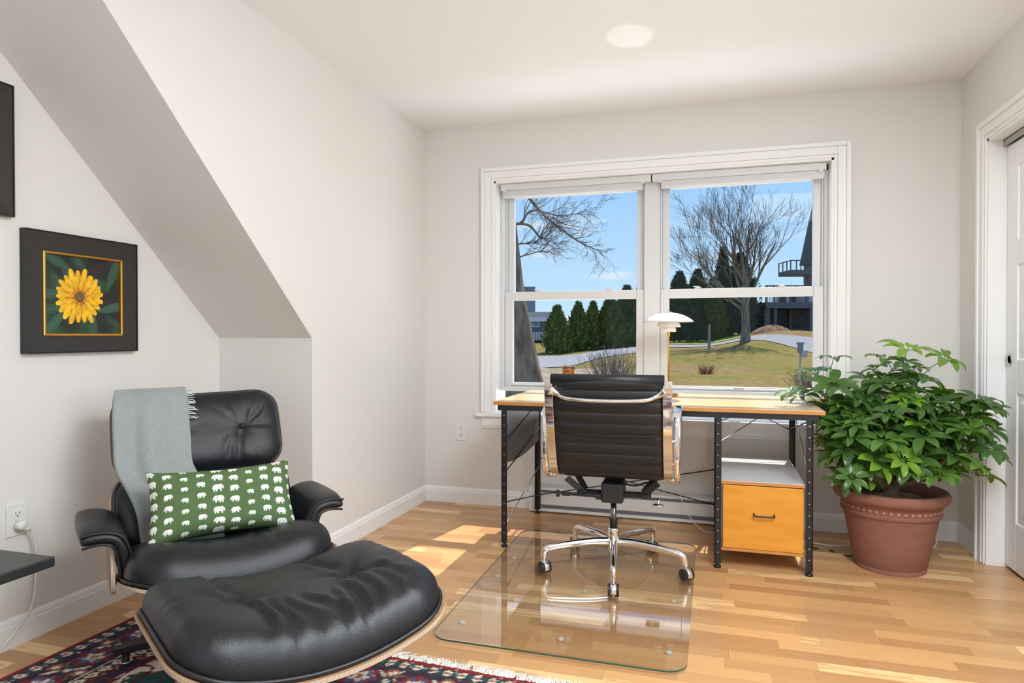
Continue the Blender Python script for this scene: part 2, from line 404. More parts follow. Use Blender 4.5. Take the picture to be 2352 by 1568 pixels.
GZ0, GZM0, GZM1, GZ1 = 0.79, 1.325, 1.380, 2.000
def dh_window(name, x0, x1, gx0, gx1):
    root = MB()
    # outer vinyl frame with stepped jamb liners
    root.box((x0, YF, .735), (gx0 - .055, YF + .10, 2.075)); root.box((gx1 + .055, YF, .735), (x1, YF + .10, 2.075))
    root.box((x0, YF, 2.04), (x1, YF + .10, 2.075)); root.box((x0, YF - .012, .735), (x1, YF + .12, .765))
    root.box((gx0 - .055, YF + .030, 1.35), (gx0 - .044, YF + .10, 2.04)); root.box((gx1 + .044, YF + .030, 1.35), (gx1 + .055, YF + .10, 2.04))
    f = struct(name, root, M_VINYL, bevel=.003)
    lo = MB(); ya, yb = YF + .008, YF + .042
    lo.box((gx0 - .054, ya, .765), (gx0, yb, GZM1)); lo.box((gx1, ya, .765), (gx1 + .054, yb, GZM1))
    lo.box((gx0, ya, .765), (gx1, yb, GZ0)); lo.box((gx0, ya, GZM0), (gx1, yb, GZM1))
    lo.box((gx0 - .010, ya - .008, .770), (gx1 + .010, ya, .782))
    s1 = lo.build('lower_sash', M_VINYL, f, bevel=.004)
    up = MB(); yc, yd = YF + .048, YF + .082
    up.box((gx0 - .044, yc, 1.36), (gx0, yd, 2.04)); up.box((gx1, yc, 1.36), (gx1 + .044, yd, 2.04))
    up.box((gx0, yc, GZ1), (gx1, yd, 2.04)); up.box((gx0, yc, 1.335), (gx1, yd, 1.372))
    s2 = up.build('upper_sash', M_VINYL, f, bevel=.004)
    MB().box((gx0, ya + .015, GZ0), (gx1, ya + .019, GZM0)).build('pane', M_PANE, s1)
    MB().box((gx0, yc + .015, 1.372), (gx1, yc + .019, GZ1)).build('pane', M_PANE, s2)
    for sx in (gx0 + .17, gx1 - .17):      # sash locks on the meeting rail
        lk = MB(); lk.box((sx - .022, ya + .004, GZM1), (sx + .022, yb + .004, GZM1 + .006)); lk.box((sx - .014, ya + .010, GZM1 + .006), (sx + .014, yb - .002, GZM1 + .011))
        lk.bar((sx - .03, ya + .012, GZM1 + .0145), (sx + .008, ya + .020, GZM1 + .0135), .008, .005)
        lk.build('sash_lock', M_VINYL, s1, bevel=.002)
    lf = MB().box(((gx0+gx1)/2 - .03, ya - .016, .782), ((gx0+gx1)/2 + .03, ya, .789)).build('lift', M_VINYL, s1, bevel=.002)
    # cellular shade, fully raised: headrail and folded stack
    hr = MB().box((x0 + (.02 if x0 < -1 else .003), YB + .030, 2.030), (x1 - (.003 if x0 < -1 else .02), YB + .078, 2.072)).build('shade_headrail', M_VINYL, f, bevel=.003)
    sk = MB()
    for i in range(7):
        z = 2.029 - i * .0046; sk.box((gx0 - .045, YB + .036 + (i % 2) * .002, z - .0043), (gx1 + .045, YB + .074 - (i % 2) * .002, z))
    sk.build('folded_shade', M_VINYL, f)
    MB().box((gx0 - .045, YB + .034, 1.988), (gx1 + .045, YB + .076, 1.997)).build('shade_bottom_rail', M_VINYL, f, bevel=.002)
    for sx in (x0 + .05, x1 - .05):
        MB().box((sx - .010, YB + .024, 2.018), (sx + .010, YB + .034, 2.032)).build('bracket', M_VINYL, f, bevel=.002)
    return f
dh_window('window_1', WX0 + .012, -.356, -1.252, -.452)
dh_window('window_2', -.354, WX1 - .012, -.253, .558)
struct('trim_5', MB().box((-.402, YF - .010, .765), (-.308, YF + .0, 2.04)), M_VINYL, bevel=.003)

# unseen rear window, and a side window added around its fill lamp
def plain_window(name, lo, hi, axis):
    mb = MB(); (x0, y0, z0), (x1, y1, z1) = lo, hi; t = .05
    if axis == 'y':
        mb.box((x0, y0, z0), (x0 + t, y1, z1)).box((x1 - t, y0, z0), (x1, y1, z1)).box((x0, y0, z0), (x1, y1, z0 + t)).box((x0, y0, z1 - t), (x1, y1, z1)).box(((x0+x1)/2 - .03, y0, z0), ((x0+x1)/2 + .03, y1, z1))
    else:
        mb.box((x0, y0, z0), (x1, y0 + t, z1)).box((x0, y1 - t, z0), (x1, y1, z1)).box((x0, y0, z0), (x1, y1, z0 + t)).box((x0, y0, z1 - t), (x1, y1, z1)).box((x0, (y0+y1)/2 - .03, z0), (x1, (y0+y1)/2 + .03, z1))
    return struct(name, mb, M_VINYL)
w3 = plain_window('window_3', (RX0, YR - .10, RZ0), (RX1, YR - .05, RZ1), 'y')
MB().box((RX0 + .05, YR - .078, RZ0 + .05), (RX1 - .05, YR - .074, RZ1 - .05)).build('pane', M_PANE, w3)
w4 = plain_window('added_side_window', (XR + .06, SY0, SZ0), (XR + .11, SY1, SZ1), 'x')
MB().box((XR + .083, SY0 + .05, SZ0 + .05), (XR + .087, SY1 - .05, SZ1 - .05)).build('pane', M_PANE, w4)

# ------------------------------------------------------------------ closet: casing, jamb, track, sliding panel doors
cc = MB()
for i0, i1, th in [(0.0, .018, .012), (.018, .062, .017), (.062, .088, .025)]:
    cc.box((XR - th, DY1 + i0, 0), (XR, DY1 + i1, DZ + i1)); cc.box((XR - th, DY0 - i1, 0), (XR, DY0 - i0, DZ + i1)); cc.box((XR - th, DY0 - i0, DZ + i0), (XR, DY1 + i0, DZ + i1))
struct('trim_6', cc, M_TRIM, bevel=.003)
jj = MB(); jj.box((XR - .004, DY1 - .014, 0), (XR + .12, DY1, DZ)); jj.box((XR - .004, DY0, 0), (XR + .12, DY0 + .014, DZ)); jj.box((XR - .004, DY0, DZ - .014), (XR + .12, DY1, DZ))
struct('trim_7', jj, M_TRIM)
def panel_door(name, x, y0, y1):
    z0, z1 = .012, DZ - .045
    core = struct(name, MB().box((x + .008, y0, z0), (x + .026, y1, z1)), M_DOOR)
    st = MB(); sw = .115
    rails = [(z0, .24), (.83, .99), (1.42, 1.54), (z1 - .115, z1)]
    for a, b in ((y0, y0 + sw), ((y0+y1)/2 - .05, (y0+y1)/2 + .05), (y1 - sw, y1)): st.box((x, a, z0), (x + .034, b, z1))
    for a, b in rails:
        st.box((x, y0 + sw, a), (x + .034, (y0+y1)/2 - .05, b)); st.box((x, (y0+y1)/2 + .05, a), (x + .034, y1 - sw, b))
    st.build('stile_frame', M_DOOR, core, bevel=.006)
    cols = [(y0 + sw, (y0+y1)/2 - .05), ((y0+y1)/2 + .05, y1 - sw)]
    for ca, cb in cols:
        for ra, rb in zip([r[1] for r in rails[:-1]], [r[0] for r in rails[1:]]):
            MB().box((x + .002, ca + .028, ra + .028), (x + .03, cb - .028, rb - .028)).build('panel', M_DOOR, core, bevel=.012, seg=3)
    return core
d1 = panel_door('door_1', 1.332, DY1 - .93, DY1 - .016)
panel_door('door_2', 1.372, DY0 + .016, DY1 - .88)
pl = MB(); pl.lathe([(.012, 0), (.019, .0), (.026, .004), (.030, .005), (.030, .001), (.026, 0)], 28)
fp = pl.build('finger_pull', M_STEEL, d1, smooth=True); fp.rotation_euler = (0, -math.pi/2, 0); fp.location = (1.332, 3.648, 0.985)
tk = MB()
for xx in (1.315, 1.356, 1.395): tk.box((xx, DY0 + .014, DZ - .045), (xx + .004, DY1 - .014, DZ - .014))
tk.box((1.315, DY0 + .014, DZ - .018), (1.399, DY1 - .014, DZ - .014))
struct('trim_8', tk, mat('track_metal', (.5, .5, .48, 1), .35, metal=1))
# ------------------------------------------------------------------ rug
def rug():
    x0, x1, y0, y1 = -1.35, 1.35, -1.0, 1.0     # local extents, root at the rug centre
    t = thing('persian_rug', 'dark red and navy patterned oriental rug with white fringe under the lounge chair', 'rug', (-0.83, 1.02, 0), R(-2.4))
    nx, ny = 450, 334
    X, Y = np.meshgrid(np.linspace(x0, x1, nx + 1), np.linspace(y0, y1, ny + 1))
    rs = np.random.RandomState(3)
    navy, red, crm, teal, rust, brn, blue, olive = [np.array(srgb(*c)[:3]) for c in ((54, 50, 66), (128, 48, 50), (214, 202, 184), (50, 82, 80), (150, 92, 76), (78, 66, 58), (76, 92, 122), (112, 100, 62))]
    d = np.minimum(np.minimum(X - x0, x1 - X), np.minimum(Y - y0, y1 - Y))       # distance to the edge
    along = np.where(np.minimum(X - x0, x1 - X) < np.minimum(Y - y0, y1 - Y), Y, X)
    C = np.zeros(X.shape + (3,)); C[:] = crm
    def put(mask, c): C[mask] = c
    def band(a, b): return (d >= a) & (d < b)
    # outer guard stripes
    put(band(0, .018), red)
    g1 = band(.018, .062); put(g1, navy)
    zig = np.abs(((along / .052) % 1) - .5) * 2
    put(g1 & (np.abs((d - .040) / .022) + zig * .9 < .95), crm); put(g1 & (np.abs((d - .040) / .022) + (1 - zig) * 1.1 < .8), teal)
    put(g1 & (np.abs((d - .040) / .022) + zig * .9 < .40), rust)
    put(band(.062, .070), brn)
    # main border: rosettes and scrolls on navy
    mb_ = band(.070, .225); put(mb_, navy * 1.05)
    ph = along / .19; q = ((ph % 1) - .5) * .19; e = d - .148
    rr = np.sqrt(q ** 2 + e ** 2); an = np.arctan2(e, q)
    put(mb_ & (np.abs(e - .045 * np.sin(ph * 2 * np.pi)) < .008), crm)
    put(mb_ & (np.abs(e + .045 * np.sin(ph * 2 * np.pi)) < .006), olive)
    put(mb_ & (rr < .060 + .010 * np.cos(8 * an)), red); put(mb_ & (rr < .043 + .010 * np.cos(6 * an)), blue)
    put(mb_ & (rr < .028 + .008 * np.cos(5 * an)), crm); put(mb_ & (rr < .015), rust)
    q2 = (((ph + .5) % 1) - .5) * .19; r2 = np.sqrt(q2 ** 2 + (np.abs(e) - .052) ** 2)
    put(mb_ & (r2 < .024), rust); put(mb_ & (r2 < .012), crm)
    r3 = np.sqrt(q2 ** 2 + e ** 2); put(mb_ & (r3 < .022), teal); put(mb_ & (r3 < .011), crm)
    put(band(.225, .233), crm)
    g2 = band(.233, .275); put(g2, brn * .8)
    put(g2 & (np.abs((d - .254) / .020) + np.abs(((along / .046) % 1) - .5) * 1.8 < .9), crm); put(g2 & (np.abs((d - .254) / .020) + np.abs(((along / .046) % 1) - .5) * 1.8 < .35), red)
    put(band(.275, .284), red * .8)
    # field: leafy vines and flowers on cream
    fld = d >= .284
    def vn(seed, s):
        g = np.random.RandomState(seed).rand(60, 60); u, v = (X - x0) / s, (Y - y0) / s
        i, j = u.astype(int) % 59, v.astype(int) % 59; a, b = u - u.astype(int), v - v.astype(int)
        a, b = a * a * (3 - 2 * a), b * b * (3 - 2 * b)
        return g[j, i] * (1-a) * (1-b) + g[j, i+1] * a * (1-b) + g[j+1, i] * (1-a) * b + g[j+1, i+1] * a * b
    n1, n2, n3 = vn(1, .10), vn(2, .075), vn(7, .05)
    put(fld & (n1 > .60), red * .8); put(fld & (n1 > .70), navy); put(fld & (n1 < .24), brn); put(fld & (n1 < .16), teal)
    put(fld & (np.abs(n2 - .5) < .045), red * .55); put(fld & (n2 > .80), rust); put(fld & (np.abs(n3 - .52) < .02), brn)
    wear = (.82 + .36 * vn(11, .012)) * (.9 + .2 * rs.rand(*X.shape)); C *= wear[..., None]
    # speckle: knots of neighbouring colours
    k = rs.rand(*X.shape) < .10; sh = np.roll(C, (2, 3), axis=(0, 1)); C[k] = sh[k]
    Z = .008 + .0016 * rs.rand(*X.shape) + .0012 * vn(21, .03)
    m = MB(); vs = np.stack([X, Y, Z], -1).reshape(-1, 3).tolist()
    fs = [(j*(nx+1)+i, j*(nx+1)+i+1, (j+1)*(nx+1)+i+1, (j+1)*(nx+1)+i) for j in range(ny) for i in range(nx)]
    m.add(vs, fs, [tuple(c) for c in np.clip(C, 0, 1).reshape(-1, 3)])
    m.build('pile', mat('rug_wool', (.3, .2, .2, 1), .95, spec=.1, attr='col', bump=(300, .6, 2)), t, fix=False)
    MB().box((x0 - .004, y0 - .004, .001), (x1 + .004, y1 + .004, .0085)).build('backing', mat('rug_binding', srgb(150, 38, 40), .95, spec=.1), t)
    fr = MB(); rnd = random.Random(8)
    for s in (1, -1):
        for i in range(1500 if s == 1 else 300):
            x = rnd.uniform(x0, x1); yy = y1 if s == 1 else y0; L = rnd.uniform(.028, .055); a = rnd.uniform(-.5, .5)
            p0 = Vector((x, yy - s * .004, .007)); p1 = p0 + Vector((math.sin(a) * L * .5, s * L * .5, rnd.uniform(.003, .009))); p2 = p0 + Vector((math.sin(a + rnd.uniform(-.4, .4)) * L, s * L, rnd.uniform(-.004, .003)))
            fr.tube([p0, p1, p2], [.0022, .0020, .0011], 4)
    fr.build('fringe', mat('fringe_cotton', (.78, .75, .68, 1), .95, spec=.1), t, fix=False, kind='stuff')
rug()

# ------------------------------------------------------------------ moulded-ply lounge chair pads
def ply_mat():
    m = bpy.data.materials.new('moulded_ply'); m.use_nodes = True
    n, l = m.node_tree.nodes, m.node_tree.links; b = n['Principled BSDF']; b.inputs['Roughness'].default_value = .35
    at = n.new('ShaderNodeAttribute'); at.attribute_name = 'col'; sp = n.new('ShaderNodeSeparateColor'); l.new(at.outputs['Color'], sp.inputs[0])
    wv = n.new('ShaderNodeMath'); wv.operation = 'MULTIPLY'; wv.inputs[1].default_value = 2 * math.pi * 3.0; l.new(sp.outputs[0], wv.inputs[0])
    sn = n.new('ShaderNodeMath'); sn.operation = 'SINE'; l.new(wv.outputs[0], sn.inputs[0])
    cr = n.new('ShaderNodeValToRGB'); cr.color_ramp.elements[0].position = .25; cr.color_ramp.elements[1].position = .65
    cr.color_ramp.elements[0].color = srgb(146, 120, 94); cr.color_ramp.elements[1].color = srgb(222, 204, 180)
    mr = n.new('ShaderNodeMapRange'); mr.inputs['From Min'].default_value = -1; l.new(sn.outputs[0], mr.inputs['Value']); l.new(mr.outputs[0], cr.inputs['Fac'])
    tc = n.new('ShaderNodeTexCoord'); mp = n.new('ShaderNodeMapping'); mp.inputs['Scale'].default_value = (2, 25, 25); l.new(tc.outputs['Object'], mp.inputs[0])
    nz = n.new('ShaderNodeTexNoise'); nz.inputs['Scale'].default_value = 3; nz.inputs['Detail'].default_value = 5; l.new(mp.outputs[0], nz.inputs['Vector'])
    c2 = n.new('ShaderNodeValToRGB'); c2.color_ramp.elements[0].color = srgb(150, 112, 80); c2.color_ramp.elements[1].color = srgb(192, 158, 124); l.new(nz.outputs['Fac'], c2.inputs['Fac'])
    mx = n.new('ShaderNodeMixRGB'); l.new(sp.outputs[1], mx.inputs['Fac']); l.new(c2.outputs[0], mx.inputs['Color1']); l.new(cr.outputs[0], mx.inputs['Color2'])
    l.new(mx.outputs[0], b.inputs['Base Color']); return m
M_PLY = ply_mat()

def rrect(w, d, rad, n, pw=0.0):
    """n points around a rounded rectangle of half sizes w, d; pw bows the long sides out a little."""
    pts = []
    segs = []
    for cx, cy_, a0 in ((w - rad, d - rad, 0), (-(w - rad), d - rad, math.pi/2), (-(w - rad), -(d - rad), math.pi), (w - rad, -(d - rad), 1.5*math.pi)):
        for k in range(9):
            a = a0 + math.pi/2 * k / 8; segs.append((cx + rad * math.cos(a), cy_ + rad * math.sin(a)))
    # resample evenly
    P = segs + [segs[0]]; L = [0]
    for i in range(len(P) - 1): L.append(L[-1] + math.dist(P[i], P[i+1]))
    for k in range(n):
        s = L[-1] * k / n; i = max(j for j in range(len(L)) if L[j] <= s + 1e-9); i = min(i, len(P) - 2)
        t = (s - L[i]) / max(L[i+1] - L[i], 1e-9)
        x, y = P[i][0] + (P[i+1][0] - P[i][0]) * t, P[i][1] + (P[i+1][1] - P[i][1]) * t
        pts.append((x * (1 + pw * (1 - (y / d) ** 2)), y * (1 + pw * (1 - (x / w) ** 2))))
    return pts

def pad(root, name, C, Xa, Ua, Na, w, d, rad, kx, thick, buttons=(), folds=(), ky=0.0, power=3.0, wr=.002, seed=0, shell_t=.011, pw=.02, lift=.012, gather=0):
    """Upholstered pad on a bent-ply shell: shell (rim shows its plies), leather cushion, piping and buttons."""
    C, Xa, Ua, Na = v3(C), v3(Xa).normalized(), v3(Ua).normalized(), v3(Na).normalized()
    def S(x, v, h): return C + Xa * x + Ua * v + Na * (kx * x * x + ky * v * v + h)
    nA, nR = 144, 34
    B = rrect(w, d, rad, nA, pw)
    rnd = random.Random(seed)
    # shell
    sh = MB(); sc = 1.0 + .010 / w
    radii = [0, .25, .5, .7, .85, .94, 1.0]
    vs, fs, cs = [], [], []
    for side in (0, 1):
        for r in radii:
            for (bx, by) in B:
                vs.append(S(bx * r * sc, by * r * sc, 0 if side == 0 else -shell_t)); cs.append((float(side), 0.0, 0))
    k = len(radii)
    for side in (0, 1):
        for i in range(k - 1):
            for j in range(nA):
                j2 = (j + 1) % nA; o = side * k * nA; fs.append((o+i*nA+j, o+i*nA+j2, o+(i+1)*nA+j2, o+(i+1)*nA+j))
    sh.add(vs, fs, cs)
    rim_v, rim_f, rim_c = [], [], []
    for q in (0, 1):
        for (bx, by) in B: rim_v.append(S(bx * sc, by * sc, 0 if q == 0 else -shell_t)); rim_c.append((float(q), 1.0, 0))
    for j in range(nA): j2 = (j + 1) % nA; rim_f.append((j, j2, nA + j2, nA + j))
    sh.add(rim_v, rim_f, rim_c)
    so = sh.build(name + '_shell', M_PLY, root, smooth=True); so['label'] = 'pale moulded plywood shell with layered edge'
    shade_auto(so, 50)
    # cushion
    ph = [rnd.uniform(0, 6.28) for _ in range(8)]
    def height(x, y, r, a):
        base = max(0.0, 1 - r ** power) ** .5
        h = lift + thick * base * (1 - .10 * r * r)
        for i, (bx, by) in enumerate(buttons):
            dx, dy = x - bx, y - by; dd = math.hypot(dx, dy); an = math.atan2(dy, dx)
            h -= thick * (.20 * math.exp(-dd / .022) + .13 * math.exp(-dd / .075)) * base
            cr = max(0, math.cos(an * 3.5 + ph[i])) ** 6 + .6 * max(0, math.cos(an * 5 + ph[i+2])) ** 8
            h -= .007 * cr * math.exp(-(dd / .12) ** 2) * (1 - math.exp(-dd / .02))
        for (ax, ay, bx, by, wd, dep) in folds:
            ux, uy = bx - ax, by - ay; L = math.hypot(ux, uy); ux, uy = ux / L, uy / L
            t = ((x - ax) * ux + (y - ay) * uy) / L
            if -.15 < t < 1.15:
                bend = .012 * math.sin(t * 3 + ax * 40)
                s = (x - ax) * uy - (y - ay) * ux - bend
                fade = smooth01((t - .03) / .25) * smooth01((1.15 - t) / .4)
                h -= .7 * dep * fade * math.exp(-(s / wd) ** 2); h += .3 * dep * fade * math.exp(-((s - 1.9 * wd) / wd) ** 2)
        h += wr * (math.sin(x * 31 + ph[4] + 2 * math.sin(y * 17)) * math.sin(y * 23 + ph[5])) * base * .5
        if gather: h += gather * math.sin(a * 60 + 2 * math.sin(a * 11)) * smooth01((r - .72) / .2) * (1 - smooth01((r - .95) / .05))
        return h
    cu = MB(); vs, fs = [], []
    vs.append(S(0, 0, height(0, 0, 0, 0)))
    rs_ = [1 - (1 - (i + 1) / nR) ** 1.35 for i in range(nR)]
    for r in rs_:
        bul = r * (1 + .035 * math.sin(math.pi * min(1, r)) )
        for j, (bx, by) in enumerate(B):
            x, y = bx * bul * .985, by * bul * .985
            vs.append(S(x, y, height(x, y, r, 2 * math.pi * j / nA)))
    for (bx, by) in B: vs.append(S(bx * .97, by * .97, .001))
    for j in range(nA): fs.append((0, 1 + j, 1 + (j + 1) % nA))
    for i in range(nR):
        for j in range(nA):
            j2 = (j + 1) % nA; fs.append((1+i*nA+j, 1+(i+1)*nA+j, 1+(i+1)*nA+j2, 1+i*nA+j2))
    cu.add(vs, fs)
    co = cu.build(name + '_cushion', M_LEATHER, root, smooth=True); co['label'] = 'black leather cushion'
    pp = MB(); pp.tube([S(bx * .992, by * .992, lift * .8) for bx, by in B], .0062, 6, closed=True)
    pp.build('piping', M_PIPING, co, smooth=True)
    for (bx, by) in buttons:
        c0 = S(bx, by, height(bx, by, .4, 0) + .007); bt = MB()
        prof = [(.0001, .008), (.005, .0075), (.0085, .0055), (.0115, .002), (.0115, -.010)]
        q = Na.to_track_quat('Z', 'Y').to_matrix()
        tmp = MB(); tmp.lathe(prof, 16); bt.add([c0 + q @ v3(p) for p in tmp.v], tmp.f)
        bt.build('button', M_LEATHER, co, smooth=True)
    return S, height

CHS = .94
CH = thing('lounge_chair', 'black leather lounge chair with moulded plywood shells, holding a throw and green pillow', 'chair', (-1.655, 1.925, 0.004), R(52))
CH.scale = (CHS, CHS, CHS)
# chair frame: local -y is the way it faces
def fr(x, f, z): return Vector((x, -f, z))
lean = R(24)
Uh = Vector((0, math.sin(lean), math.cos(lean))); Nh = Vector((0, -math.cos(lean), math.sin(lean)))
HC = fr(0.008, -.400, .748)
headS, headH = pad(CH, 'headrest', HC, (1,0,0), Uh, Nh, .312, .172, .085, .34, .072, buttons=((.155, .0), (-.155, .0)),
    folds=((.155, 0, .09, -.14, .010, .007), (.155, 0, .135, -.15, .009, .008), (.155, 0, .25, .10, .010, .007), (.155, 0, .16, .12, .009, .006)), seed=2, power=4)
lean2 = R(22)
Ub = Vector((0, math.sin(lean2), math.cos(lean2))); Nb = Vector((0, -math.cos(lean2), math.sin(lean2)))
BC = fr(0.008, -.285, .468)
backS, backH = pad(CH, 'backrest', BC, (1,0,0), Ub, Nb, .322, .150, .085, .34, .072, buttons=((.155, .0), (-.155, .0)), seed=4, power=4)
tilt = R(13)
Us = Vector((0, -math.cos(tilt), math.sin(tilt))); Ns = Vector((0, math.sin(tilt), math.cos(tilt)))
SCc = fr(.015, .085, .268)
seatS, seatH = pad(CH, 'seat', SCc, (1,0,0), Us, Ns, .335, .275, .12, .62, .148, seed=6, power=6,
    folds=((.05, .22, .09, .05, .012, .010), (.10, .26, .12, .05, .010, .010), (-.02, .25, .02, .10, .010, .006), (.03, .27, .05, .12, .008, .005)), gather=.0006)
# armrests: leather pads bent from the seat shell up and outwards
for s in (-1, 1):
    arc = [(s*.300, .335), (s*.308, .40), (s*.318, .455), (s*.335, .492), (s*.365, .508), (s*.40, .512), (s*.436, .508)]
    cpts = spline([(x, 0, z) for x, z in arc], 6)
    def arm_surface(mb, f0, f1, th, nf=14):
        vs, fs = [], []; n = len(cpts)
        for k in range(nf + 1):
            f = f0 + (f1 - f0) * k / nf; e = min(k, nf - k) / nf
            for sd in (1, -1):
                for i, p in enumerate(cpts):
                    t = cpts[min(i+1, n-1)] - cpts[max(i-1, 0)]; t.normalize(); nn = Vector((-t.z, 0, t.x)) * (s * sd)
                    ti = i / (n - 1); em = min(1, min(ti, 1 - ti) * 9 + .35) * min(1, e * 9 + .35)
                    q = p + nn * th * math.sqrt(min(1, em)); q = q + Vector((s * .010 * smooth01((ti - .6) / .4) * (1 - (2*k/nf - 1) ** 2), 0, -.012 * smooth01((k / nf - .75) / .25) * ti))
                    vs.append((q.x, -f, q.z))
        for k in range(nf):
            for sd in (0, 1):
                for i in range(n - 1):
                    a = (k*2 + sd)*n + i; b = ((k+1)*2 + sd)*n + i; fs.append((a, a+1, b+1, b))
            for i in (0, n - 1): fs.append(((k*2)*n+i, (k*2+1)*n+i, ((k+1)*2+1)*n+i, ((k+1)*2)*n+i))
        for k in (0, nf):
            for i in range(n - 1): fs.append(((k*2)*n+i, (k*2)*n+i+1, (k*2+1)*n+i+1, (k*2+1)*n+i))
        mb.add(vs, fs)
    am = MB(); arm_surface(am, -.235, .125, .023)
    ao = am.build('armrest', M_LEATHER, CH, smooth=True, subsurf=1)
    pts = [Vector((p.x, -.122, p.z)) for p in cpts]
    # welts along the front edge of the pad
    for off in (.019, -.019):
        ring = []
        for i, p in enumerate(cpts):
            t = cpts[min(i+1, len(cpts)-1)] - cpts[max(i-1, 0)]; t.normalize(); nn = Vector((-t.z, 0, t.x)) * s
            ti = i / (len(cpts) - 1); q = p + nn * off; ring.append((q.x, -.119, q.z - .012 * ti))
        w_ = MB(); w_.tube(ring, .0042, 6); w_.build('welt', M_PIPING, ao, smooth=True)
    # ply upright under the arm
    pg = [(x_[0], x_[1]) for x_ in spline([(.085, .475, 0), (.10, .40, 0), (.115, .345, 0), (.11, .315, 0), (.05, .300, 0), (-.04, .33, 0), (-.09, .39, 0), (-.10, .44, 0), (-.10, .475, 0)], 4)]
    sup = MB(); np_ = len(pg); xo, xi = s*(.352), s*(.340)
    sup.add([(xo, -f, z) for f, z in pg] + [(xi, -f, z) for f, z in pg], [tuple(range(np_)), tuple(range(2*np_-1, np_-1, -1))], (0.0, 0.0, 0.0))
    sup.add([(xo, -f, z) for f, z in pg] + [(xi, -f, z) for f, z in pg], [(i, (i+1) % np_, (i+1) % np_ + np_, i + np_) for i in range(np_)], [(0.0, 1.0, 0.0)]*np_ + [(1.0, 1.0, 0.0)]*np_)
    sup.build('side_panel', M_PLY, CH)
# back spines joining the shells
for s in (-1, 1):
    sp = MB(); pts = spline([fr(s*.13, -.27, .36), fr(s*.13, -.335, .50), fr(s*.13, -.395, .64), fr(s*.13, -.455, .80)], 6)
    sp.tube(pts, .010, 6, sx=2.6, up=(0, 1, .3)); sp.build('back_spine', M_BLACK, CH, smooth=True)
# post and five-star base
pb = MB(); pb.lathe([(.075, .255), (.075, .235), (.03, .225), (.024, .22), (.024, .09), (.05, .085), (.055, .05)], 24); pb.build('post', M_BLACK, CH, smooth=True)
for k in range(5):
    a = R(-52 + 223 + 72 * k); dx, dy = math.cos(a), math.sin(a)
    lg = MB(); n = 8; rows = []
    for i in range(n + 1):
        t = i / n; r = .035 + .305 * t; wd = .026 - .009 * t; zt = .098 - .028 * t; zb = .052 - .004 * t
        rows.append([(dx*r - dy*wd, dy*r + dx*wd, zt), (dx*r + dy*wd, dy*r - dx*wd, zt), (dx*r + dy*wd, dy*r - dx*wd, zb), (dx*r - dy*wd, dy*r + dx*wd, zb)])
    vs = [p for rw in rows for p in rw]; fs = [(i*4+j, i*4+(j+1)%4, (i+1)*4+(j+1)%4, (i+1)*4+j) for i in range(n) for j in range(4)] + [(0,1,2,3), (n*4+3, n*4+2, n*4+1, n*4)]
    lg.add(vs, fs); lo = lg.build('base_leg', M_BLACK, CH, bevel=.003)
    ft = MB(); ft.lathe([(.013, .055), (.013, .018), (.018, .017)], 18, (dx*.302, dy*.302, 0)); ft.build('foot', M_BLACK, lo, smooth=True)
    gd = MB(); gd.lathe([(.020, .0175), (.022, .014), (.021, .0095)], 18, (dx*.302, dy*.302, 0)); gd.build('glide', M_STEEL, lo, smooth=True)

# ------------------------------------------------------------------ ottoman
OT = thing('ottoman', 'black tufted leather ottoman with plywood shell in front of the lounge chair', 'ottoman', (-1.07, 1.528, 0.0025), R(55))
ot = R(2)
pad(OT, 'seat', (0, 0, .304), (1,0,0), (0, -math.cos(ot), math.sin(ot)), (0, math.sin(ot), math.cos(ot)), .335, .275, .10, .70, .116,
    buttons=((-.160, .02), (.150, .01)), seed=11, power=7, ky=-.12, gather=.0022,
    folds=((-.148, .0, -.165, -.24, .013, .018), (.148, .0, .10, -.24, .014, .016), (-.148, .01, -.13, .25, .011, .020), (-.11, .04, -.06, .26, .012, .016), (-.07, .05, .0, .26, .011, .015), (-.02, .06, .05, .25, .011, .013),
           (.148, .01, .13, .25, .011, .016), (.12, .03, .085, .26, .012, .017), (.17, .02, .20, .24, .010, .014), (.19, .02, .25, .20, .012, .012), (.06, .08, .06, .26, .010, .010)))
MB().lathe([(.07, .265), (.07, .245), (.028, .235), (.024, .23), (.024, .09), (.05, .085), (.055, .05)], 24).build('post', M_BLACK, OT, smooth=True).scale = (1, 1, 1.1)
for k in range(4):
    a = R(45 + 90 * k); dx, dy = math.cos(a), math.sin(a)
    lg = MB(); lg.bar((dx*.03, dy*.03, .068), (dx*.27, dy*.27, .058), .036, .030); lo = lg.build('base_leg', M_BLACK, OT, bevel=.004)
    MB().lathe([(.013, .050), (.013, .018), (.020, .0175), (.021, .0095)], 18, (dx*.255, dy*.255, 0)).build('foot', M_BLACK, lo, smooth=True)

